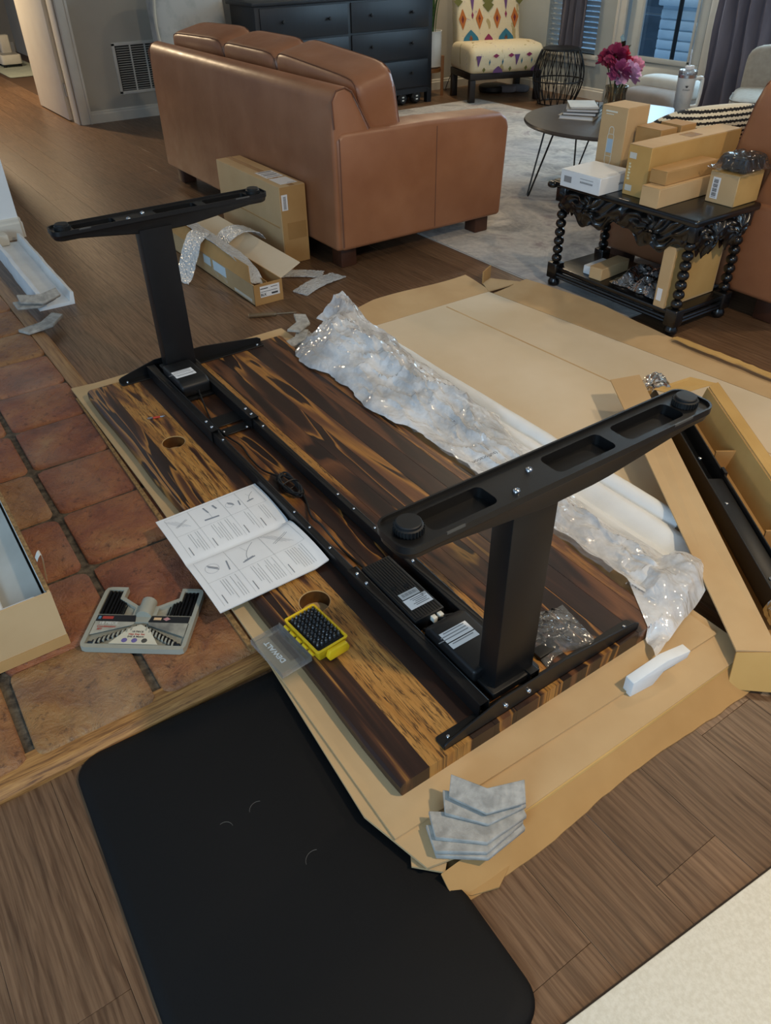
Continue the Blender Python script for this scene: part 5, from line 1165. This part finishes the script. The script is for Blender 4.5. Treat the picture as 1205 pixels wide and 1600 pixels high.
# vase with flowers
vs_ = thing('flower_vase', 'glass vase of pink and magenta flowers on the coffee table', 'vase', (2.70, -3.49, .4217))
VG = plastic('vase_glass', .02, .8, (.80, .74, .60, 1), .03, 0)
mk('vase_body', MB().lathe([(.045, 0), (.062, .01), (.068, .06), (.058, .13), (.066, .17), (.063, .17), (.055, .13), (.064, .06), (.058, .014), (.001, .012)], 24, cap=False), VG, vs_, smooth=True)
mk('water', MB().lathe([(.055, .014), (.062, .06), (.055, .11), (.001, .111)], 18), plastic('vase_water', .0, .5, (.62, .58, .46, 1), .02, 0), vs_, smooth=True)
GRN = mat('stem_green', S('#33492c'), S('#26381f'), rough=.5)
fl = [((-.075, .085), .255, .056, '#8a3a66'), ((-.085, .02), .235, .062, '#c79ab8'), ((-.02, .07), .325, .058, '#84264a'), ((.02, .0), .315, .055, '#a5213f'), ((.01, -.06), .27, .045, '#b8284a'), ((.07, -.05), .285, .058, '#8e1f42'), ((.0, -.115), .245, .055, '#d795a8'), ((.06, .05), .30, .05, '#8d2547')]
for k, ((fx, fy), fz, fr, fc) in enumerate(fl):
    mk('stem', MB().tube([(fx*.2, fy*.2, .02), (fx*.4, fy*.4, .16), (fx, fy, fz)], .0035, 5), GRN, vs_)
    mb = MB(); q = random.Random(k)
    for i in range(70):
        th, ph = q.random()*2*PI, math.acos(1-1.55*q.random()); d = Vector((math.sin(ph)*math.cos(th), math.sin(ph)*math.sin(th), math.cos(ph)))
        t1 = d.orthogonal().normalized()*fr*.26; c0 = Vector((fx, fy, fz)); p0 = c0+d*fr*.35; p1 = c0+d*fr*(1.0+.3*q.random())
        mb.add([p0-t1*.4, p0+t1*.4, p1*.5+p0*.5+t1, p1+t1*.5, p1-t1*.5, p1*.5+p0*.5-t1], [(0, 1, 2, 5), (5, 2, 3, 4)])
    mk('blossom', mb, mat('petal%d' % k, S(fc), tuple([min(1, x*1.5) for x in S(fc)[:3]]+[1]), rough=.6, scale=40), vs_)
for k, (a, zz) in enumerate(((.3, .36), (1.4, .38), (2.6, .40), (4.4, .37), (5.4, .42))):
    d = Vector((math.cos(a), math.sin(a), .6)).normalized(); t1 = d.orthogonal().normalized()*.016; p = Vector((.03, -.02, zz-.04))
    mk('leaf', MB().add([p, p+d*.035+t1, p+d*.075, p+d*.035-t1], [(0, 1, 2, 3)]), GRN, vs_)
mk('stem', MB().tube([(.0, 0, .03), (.03, -.02, .2), (.03, -.02, .39)], .003, 5), GRN, vs_)
# tumbler
tm = thing('tumbler', 'marbled white insulated tumbler with handle and straw on the coffee table', 'tumbler', (2.40, -3.72, .4217))
MAR = mat('marble_white', S('#d4d9d8'), S('#b4bfc4'), rough=.3, scale=9, detail=6, lo=.45, hi=.62)
mk('cup_body', MB().lathe([(.032, 0), (.034, .06), (.046, .075), (.050, .225)], 28), MAR, tm, smooth=True); mk('steel_rim', MB().lathe([(.0505, .225), (.0505, .240)], 28), STEEL, tm, smooth=True)
mk('clear_lid', MB().lathe([(.050, .240), (.051, .258), (.047, .262)], 28), plastic('tumbler_lid', .3, 1), tm, smooth=True); mk('spout_cap', MB().box(-.016, .016, -.03, .02, .262, .282), WHITE, tm, bevel=.005); mk('straw', MB().cyl((0, 0, .28), (.006, .0, .36), .004, n=8), plastic('straw_clear', .4, 1), tm)
mk('handle', MB().tube(spline([(-.02, -.045, .215), (-.03, -.085, .218), (-.034, -.098, .20), (-.034, -.095, .10), (-.03, -.085, .075), (-.02, -.040, .075)], 5), .010, 8), mat('handle_white', S('#dcdfda'), rough=.4), tm, smooth=True)
mk('emblem', MB().prism([(-.010, .006), (-.004, -.006), (.004, -.006), (.010, .006), (.003, .002), (0, .008), (-.003, .002)], 0, .0004, 'z', frame((-.0358, .0358, .185), (-.7, -.7, 0), (0, 0, 1))), INK, tm); mk('emblem', text_mb('STANLEY', .010, frame((-.0356, .0356, .168), (-.7, -.7, 0), (0, 0, 1))), INK, tm)
# white/taupe armchair beyond the table and the beige chair on the right
wc = thing('white_bench', 'low rounded white and taupe seat standing before the glazed door', 'seat', (3.53, -4.98, .0))
mk('seat_shell', MB().soft((0, 0, .19), (.50, .42, .30), n=6, seg=10), mat('taupe_fabric', S('#8a8078'), S('#7d746c'), rough=.9), wc, smooth=True, ang=60); mk('seat_top', MB().soft((0, -.10, .33), (.52, .20, .16), n=4, seg=10), mat('white_fabric', S('#c9cbc6'), rough=.8), wc, smooth=True, ang=60)
for sx in (-.2, .2):
    for sy in (-.16, .16): mk('leg', MB().cyl((sx, sy, .0), (sx*.95, sy*.95, .08), .014, .02, 8), WALN, wc)
bc_ = thing('beige_armchair', 'beige upholstered armchair in front of the mauve curtain at the right edge', 'armchair', (2.42, -4.88, .0072), .55)
BEI = mat('beige_fabric', S('#a09a8e'), S('#948e83'), rough=.92, scale=30, bump=.1, bscale=300)
mk('seat', MB().soft((0, .0, .33), (.74, .70, .22), n=6, seg=10), BEI, bc_, smooth=True, ang=60); mk('backrest', MB().soft((-.02, -.30, .50), (.70, .18, .36), RX(.12), n=5, seg=10), BEI, bc_, smooth=True, ang=60)
mk('seat_piping', MB().tube(spline([(-.33, .33, .425), (0, .345, .43), (.33, .33, .425), (.36, .0, .425)], 6), .005, 5), mat('beige_piping', S('#7b766c'), rough=.9), bc_)
for sx in (-.3, .3):
    for sy in (-.28, .28): mk('leg', MB().cyl((sx, sy, .0), (sx*.95, sy*.95, .25), .016, .024, 8), WALN, bc_)
# dresser
dr_ = thing('dresser', 'wide navy-black chest of drawers against the back wall', 'dresser', (6.03, -3.64, 0))
NAVY = mat('navy_black', S('#1a2027'), S('#161b21'), rough=.45, scale=6, stretch=(1, 6, 1)); NAVY2 = mat('navy_drawer', S('#1d242c'), S('#1a2027'), rough=.42, scale=5, stretch=(1, 8, 1))
mk('carcass', MB().box(-.22, .22, -.89, .89, .12, .85), NAVY, dr_, bevel=.004); mk('dresser_top', MB().box(-.25, .23, -.92, .92, .85, .875), NAVY, dr_, bevel=.004)
for sx in (-.20, .20):
    for sy in (-.865, .865): mk('foot', MB().box(sx-.025, sx+.025, sy-.025, sy+.025, 0, .12), NAVY, dr_)
mk('plinth_rail', MB().box(-.222, -.205, -.85, .85, .09, .13), NAVY, dr_)
for c_ in (0, 1):
    for r_ in range(3):
        y0 = -.85+.86*c_; z0 = .145+.235*r_
        d_ = mk('drawer', MB().box(-.232, -.20, y0+.012, y0+.838, z0, z0+.218), NAVY2, dr_, bevel=.003)
        for ky in (.2, .64): mk('knob', MB().lathe([(.006, 0), (.006, .012), (.014, .018), (.012, .026), (.001, .028)], 12, (-.232, y0+ky, z0+.12), M=RY(-PI/2)), BLACKP, d_, smooth=True)
for k, y in enumerate((-4.20, -4.36)):
    o = thing('dumbbell', ['left', 'right'][k]+' black dumbbell end under the right side of the dresser', 'dumbbell', (5.86, y, 0), 0, 'dumbbells under the dresser')
    FM = frame((-.0556, 0, .0555), (0, -1, 0), (0, 0, 1))
    for dx in (-.02, .16): mk('weight_head', MB().lathe([(.040, -.035), (.055, -.02), (.055, .02), (.040, .035)], 8, (dx, 0, .0555), M=RY(PI/2)), RUB, o, smooth=True, ang=30)
    mk('grip', MB().cyl((0, 0, .0555), (.14, 0, .0555), .014, n=8), STEEL, o)
    mk('printed_mark', MB().box(-.012, .012, -.02, -.008, 0, .0004, FM).box(-.012, .012, .006, .018, 0, .0004, FM), WP, o)
# plant
pt = thing('potted_plant', 'snake plant in a white ribbed pot on a wooden stand beside the dresser', 'plant', (6.10, -4.72, 0))
pprof = [(.095, .24), (.112, .25)]
for k in range(11): pprof += [(.118, .255+.026*k), (.116, .268+.026*k)]
pprof += [(.122, .545), (.110, .545), (.108, .52), (.001, .515)]
mk('pot', MB().lathe(pprof, 28), mat('pot_white', S('#cfcfca'), S('#c6c6c1'), rough=.5), pt, smooth=True)
WD = mat('stand_wood', S('#9a6b3f'), S('#86592f'), rough=.5)
mk('stand_tray', MB().lathe([(.118, .205), (.122, .238)], 24), WD, pt)
for k in range(4): a = PI/4+PI/2*k; mk('stand_leg', MB().box(-.014, .014, -.014, .014, 0, .34, T(.135*math.cos(a), .135*math.sin(a), 0) @ RZ(a)), WD, pt)
LF = mat('snake_leaf', S('#2f4a2b'), S('#4a6a3a'), rough=.45, scale=14, stretch=(1, 1, 4))
for k in range(10):
    q = random.Random(k+50); a = q.random()*2*PI; r0 = .03+.03*q.random(); H = .30+.25*q.random(); ln = .10*q.random()
    def lf(u, v, a=a, r0=r0, H=H, ln=ln):
        w_ = .026*math.sin(PI*min(1, .25+u*.75))**.8; s = (v-.5)*2*w_
        return (math.cos(a)*(r0+ln*u*u)-math.sin(a)*s, math.sin(a)*(r0+ln*u*u)+math.cos(a)*s, .51+H*u+.006*(2*v-1)**2)
    mk('leaf', MB().grid(lf, 8, 3), LF, pt, smooth=True)
# outlet and cord
ol_ = thing('wall_outlet', 'white wall outlet with a black plug beside the patterned chair', 'outlet', (6.30, -5.23, .32))
mk('cover_plate', MB().prism(rrect(-.036, .036, 0, .116, .006, 2), -.006, 0, 'x'), GW, ol_, bevel=.002); mk('plug', MB().box(-.035, -.006, -.02, .012, .055, .088), BLACKP, ol_, bevel=.005)
mk('cord', MB().tube(spline([(-.03, -.005, .06), (-.04, -.01, -.02), (-.05, .06, -.12), (-.07, .14, -.22), (-.09, .2, -.30), (-.12, .22, -.312)], 6), .004, 6), RUB, ol_)
# patterned accent chair
ac = thing('accent_chair', 'armless slipper chair in multicoloured ikat fabric with dark legs by the window', 'chair', (5.355, -5.07, 0), math.atan2(-.95, -.312))
def ikat():
    t = NT('ikat_fabric'); v = t.coords((1, 1, 1)); n = t.noise(v, 26, 4, .6, 1.5); n2 = t.noise(t.coords((1, 1, .4)), 13, 3, .5, .5)
    c = t.ramp(n, [(.40, S('#d8c8a4')), (.64, S('#dacba8')), (.68, S('#b49aa0')), (.75, S('#8d6f78'))]); c = t.mix(t.ramp(n2, [(.62, (0, 0, 0, 1)), (.66, (.7,)*3+(1,))]), c, S('#9a8240'))
    t.link(c, t.p.inputs['Base Color']); t.p.inputs['Roughness'].default_value = .9; return t.m
IK = ikat(); DKW = mat('chair_dark_wood', S('#1f1917'), rough=.4)
se = mk('seat', MB().prism([(-.0, .24), (-.02, .36), (-.01, .42), (.06, .462), (.25, .472), (.52, .455), (.56, .24)], -.37, .37, 'x'), IK, ac, bevel=.045, seg=4)
ba = mk('backrest', MB().prism([(.44, .36), (.50, .36), (.60, .36), (.70, .93), (.66, .98), (.59, .97), (.56, .90)], -.325, .325, 'x'), IK, ac, bevel=.03, seg=3)
mk('apron_rail', MB().box(-.36, .36, .02, .54, .19, .245), DKW, ac, bevel=.004)
for sx in (-.335, .335):
    for sy in (.035, .50): mk('leg', MB().prism([(-.028, -.028), (.028, -.028), (.028, .028), (-.028, .028)], 0, .19, 'z', T(sx, sy, 0)), DKW, ac, bevel=.003)
TEAL, ORG, MAG, OLV, PUR = [mat('motif_%s' % n_, S(c_), rough=.9) for n_, c_ in (('teal', '#2f6f86'), ('orange', '#b8692f'), ('magenta', '#8c2f55'), ('olive', '#6b6a35'), ('purple', '#6d4a78'))]
def motif(cx, h, w_, t_, m, face, parent, shape):
    # h = height position along the panel (0..1)
    if face == 'back':
        bx = lambda x, q: (x, .497-.0+(.558-.497)*((q-.36)/.54)+.022*0-.0035-(.001), q)
        P = lambda x, q: (x, .44+.2222*(q-.36)-.005, q)
    else: P = lambda x, q: (x, -.02*min(1, (q-.24)/.12)-.004, q)
    pts = {'diamond': [(0, -1), (.5, -.15), (.62, .05), (.4, .35), (0, 1), (-.4, .35), (-.62, .05), (-.5, -.15)], 'dome': [(-1, -1), (1, -1), (.8, -.1), (.4, .5), (0, 1), (-.4, .5), (-.8, -.1)], 'wedge': [(-.6, 1), (.6, 1), (.35, .2), (.12, -.7), (0, -1), (-.12, -.7), (-.35, .2)], 'leaf': [(0, -1), (.9, -.2), (.5, 0), (1, .5), (.4, .5), (0, 1), (-.4, .5), (-1, .5), (-.5, 0), (-.9, -.2)]}[shape]
    vs = [P(cx+x*w_, h+z*t_) for x, z in pts]; mk('woven_motif', MB().add(vs, [tuple(range(len(vs)))]), m, parent)
for k, x in enumerate((-.19, .17)): motif(x, .49, .088, .058, TEAL, 'back', ba, 'dome'); motif(x, .475, .03, .03, ORG, 'back', ba, 'diamond')
for k, x in enumerate((-.27, -.10, .08, .26)): motif(x, .63, .062, .085, ORG, 'back', ba, 'diamond'); motif(x, .63, .022, .035, MAG, 'back', ba, 'diamond')
for x in (-.01,): motif(x, .475, .05, .035, MAG, 'back', ba, 'dome'); motif(x, .75, .065, .07, OLV, 'back', ba, 'leaf')
for x in (-.17, .17): motif(x, .78, .06, .09, PUR, 'back', ba, 'wedge'); motif(x, .66, .02, .03, MAG, 'back', ba, 'diamond')
for x in (-.31, .31): motif(x, .78, .05, .05, OLV, 'back', ba, 'leaf')
for x in (-.30, .08): motif(x, .345, .045, .045, PUR, 'seat', se, 'wedge')
for x in (-.10, .28): motif(x, .275, .05, .028, PUR, 'seat', se, 'dome')
for x in (-.24, .02, .18): motif(x, .275, .025, .022, OLV, 'seat', se, 'diamond')
for x in (-.19, -.06, .13, .23): motif(x, .335, .012, .028, TEAL, 'seat', se, 'diamond')
for x in (-.13, .02, .2): motif(x, .385, .05, .018, MAG, 'seat', se, 'diamond')
single('floor_disc', MB().lathe([(.13, 0), (.145, .015), (.145, .05), (.13, .06), (.001, .062)], 28, (5.86, -5.36, .0)), BLACKP, 'black round disc lying on the floor under the patterned chair', 'disc', smooth=True, ang=40)
for k, (x, y) in enumerate(((5.72, -5.40), (5.66, -5.52))): single('slipper', MB().soft((x, y, .035), (.22, .085, .07), RZ(.6), n=3), mat('slipper_grey', S('#77757a'), rough=.95), ['left', 'right'][k]+' grey soft slipper on the floor under the patterned chair', 'slipper', 'slippers under the patterned chair', smooth=True, ang=60)
# wire drum table
wt = thing('wire_drum_table', 'black wire drum side table in front of the blinds', 'side table', (4.98, -5.36, 0))
def rdr(z): return .165+.065*math.sin(PI*min(1, max(0, (z-.02)/.43)))
mk('table_top', MB().lathe([(.155, .435), (.165, .438), (.165, .452), (.155, .455)], 32), BLACK, wt)
for z, r in ((.012, .165), (.20, .228)): mk('wire_ring', MB().tube([(r*math.cos(2*PI*i/40), r*math.sin(2*PI*i/40), z) for i in range(41)], .006, 6), BLACK, wt, smooth=True)
r0 = None
for k in range(36):
    a = 2*PI*k/18
    if k in (0, 18):
        sg = 1 if k == 0 else -1
        r0 = mk('wire_rod', MB().tube([(rdr(z)*math.cos(sg*.30*(z/.43)), rdr(z)*math.sin(sg*.30*(z/.43)), z) for z in [.008+.43*i/10 for i in range(11)]], .0042, 6), BLACK, wt, smooth=True)
        r0.rotation_euler = (0, 0, a)
    else: share(r0, wt, (0, 0, 0), (0, 0, a))
# pale chair behind the sofa and the white pet gadget in the hall
pch = thing('pale_armchair', 'pale marbled upholstered chair back showing above the far end of the sofa', 'armchair', (6.25, -2.42, 0))
PF = mat('pale_marbled_fabric', S('#b9b7b0'), S('#8f918c'), rough=.9, scale=5, detail=6, lo=.5, hi=.75)
mk('backrest', MB().soft((.12, 0, .72), (.20, .62, .62), RY(.08), n=5, seg=10), PF, pch, smooth=True, ang=60); mk('seat', MB().soft((-.15, 0, .36), (.60, .60, .22), n=5, seg=8), PF, pch, smooth=True, ang=60)
mk('back_edge', MB().tube(spline([(.03, .29, .50), (.045, .305, .75), (.06, .27, 1.0)], 5), .012, 6), mat('cream_piping', S('#cfc8b6'), rough=.8), pch)
for sx in (-.38, .12):
    for sy in (-.24, .24): mk('leg', MB().cyl((sx, sy, 0), (sx, sy, .26), .014, .02, 8), WALN, pch)
hm = thing('pet_feeder', 'small white appliance on a pale floor mat in the hall beyond the open door', 'appliance', (11.0, -1.90, .006))
mk('base_tray', MB().prism(rrect(-.17, .17, -.12, .12, .03, 3), .03, .13), mat('appliance_white', S('#d8d6cc'), rough=.4), hm, bevel=.01); mk('upright', MB().prism(rrect(.06, .17, -.08, .04, .02, 3), .13, .32), MATS['appliance_white'], hm, bevel=.01); mk('top_panel', MB().prism(rrect(-.14, .04, -.09, .09, .01, 3), .13, .134), mat('panel_grey', S('#8b8a84'), rough=.4), hm)
for sx in (-.13, .13):
    for sy in (-.09, .09): mk('foot', MB().cyl((sx, sy, 0), (sx, sy, .035), .02, n=8), BLACKP, hm)
single('hall_mat', MB().prism(rrect(10.0, 11.6, -2.15, -1.66, .05, 4), .0005, .006), mat('mat_sage', S('#9fa79a'), rough=.95), 'pale sage floor mat under the white appliance in the hall', 'mat')
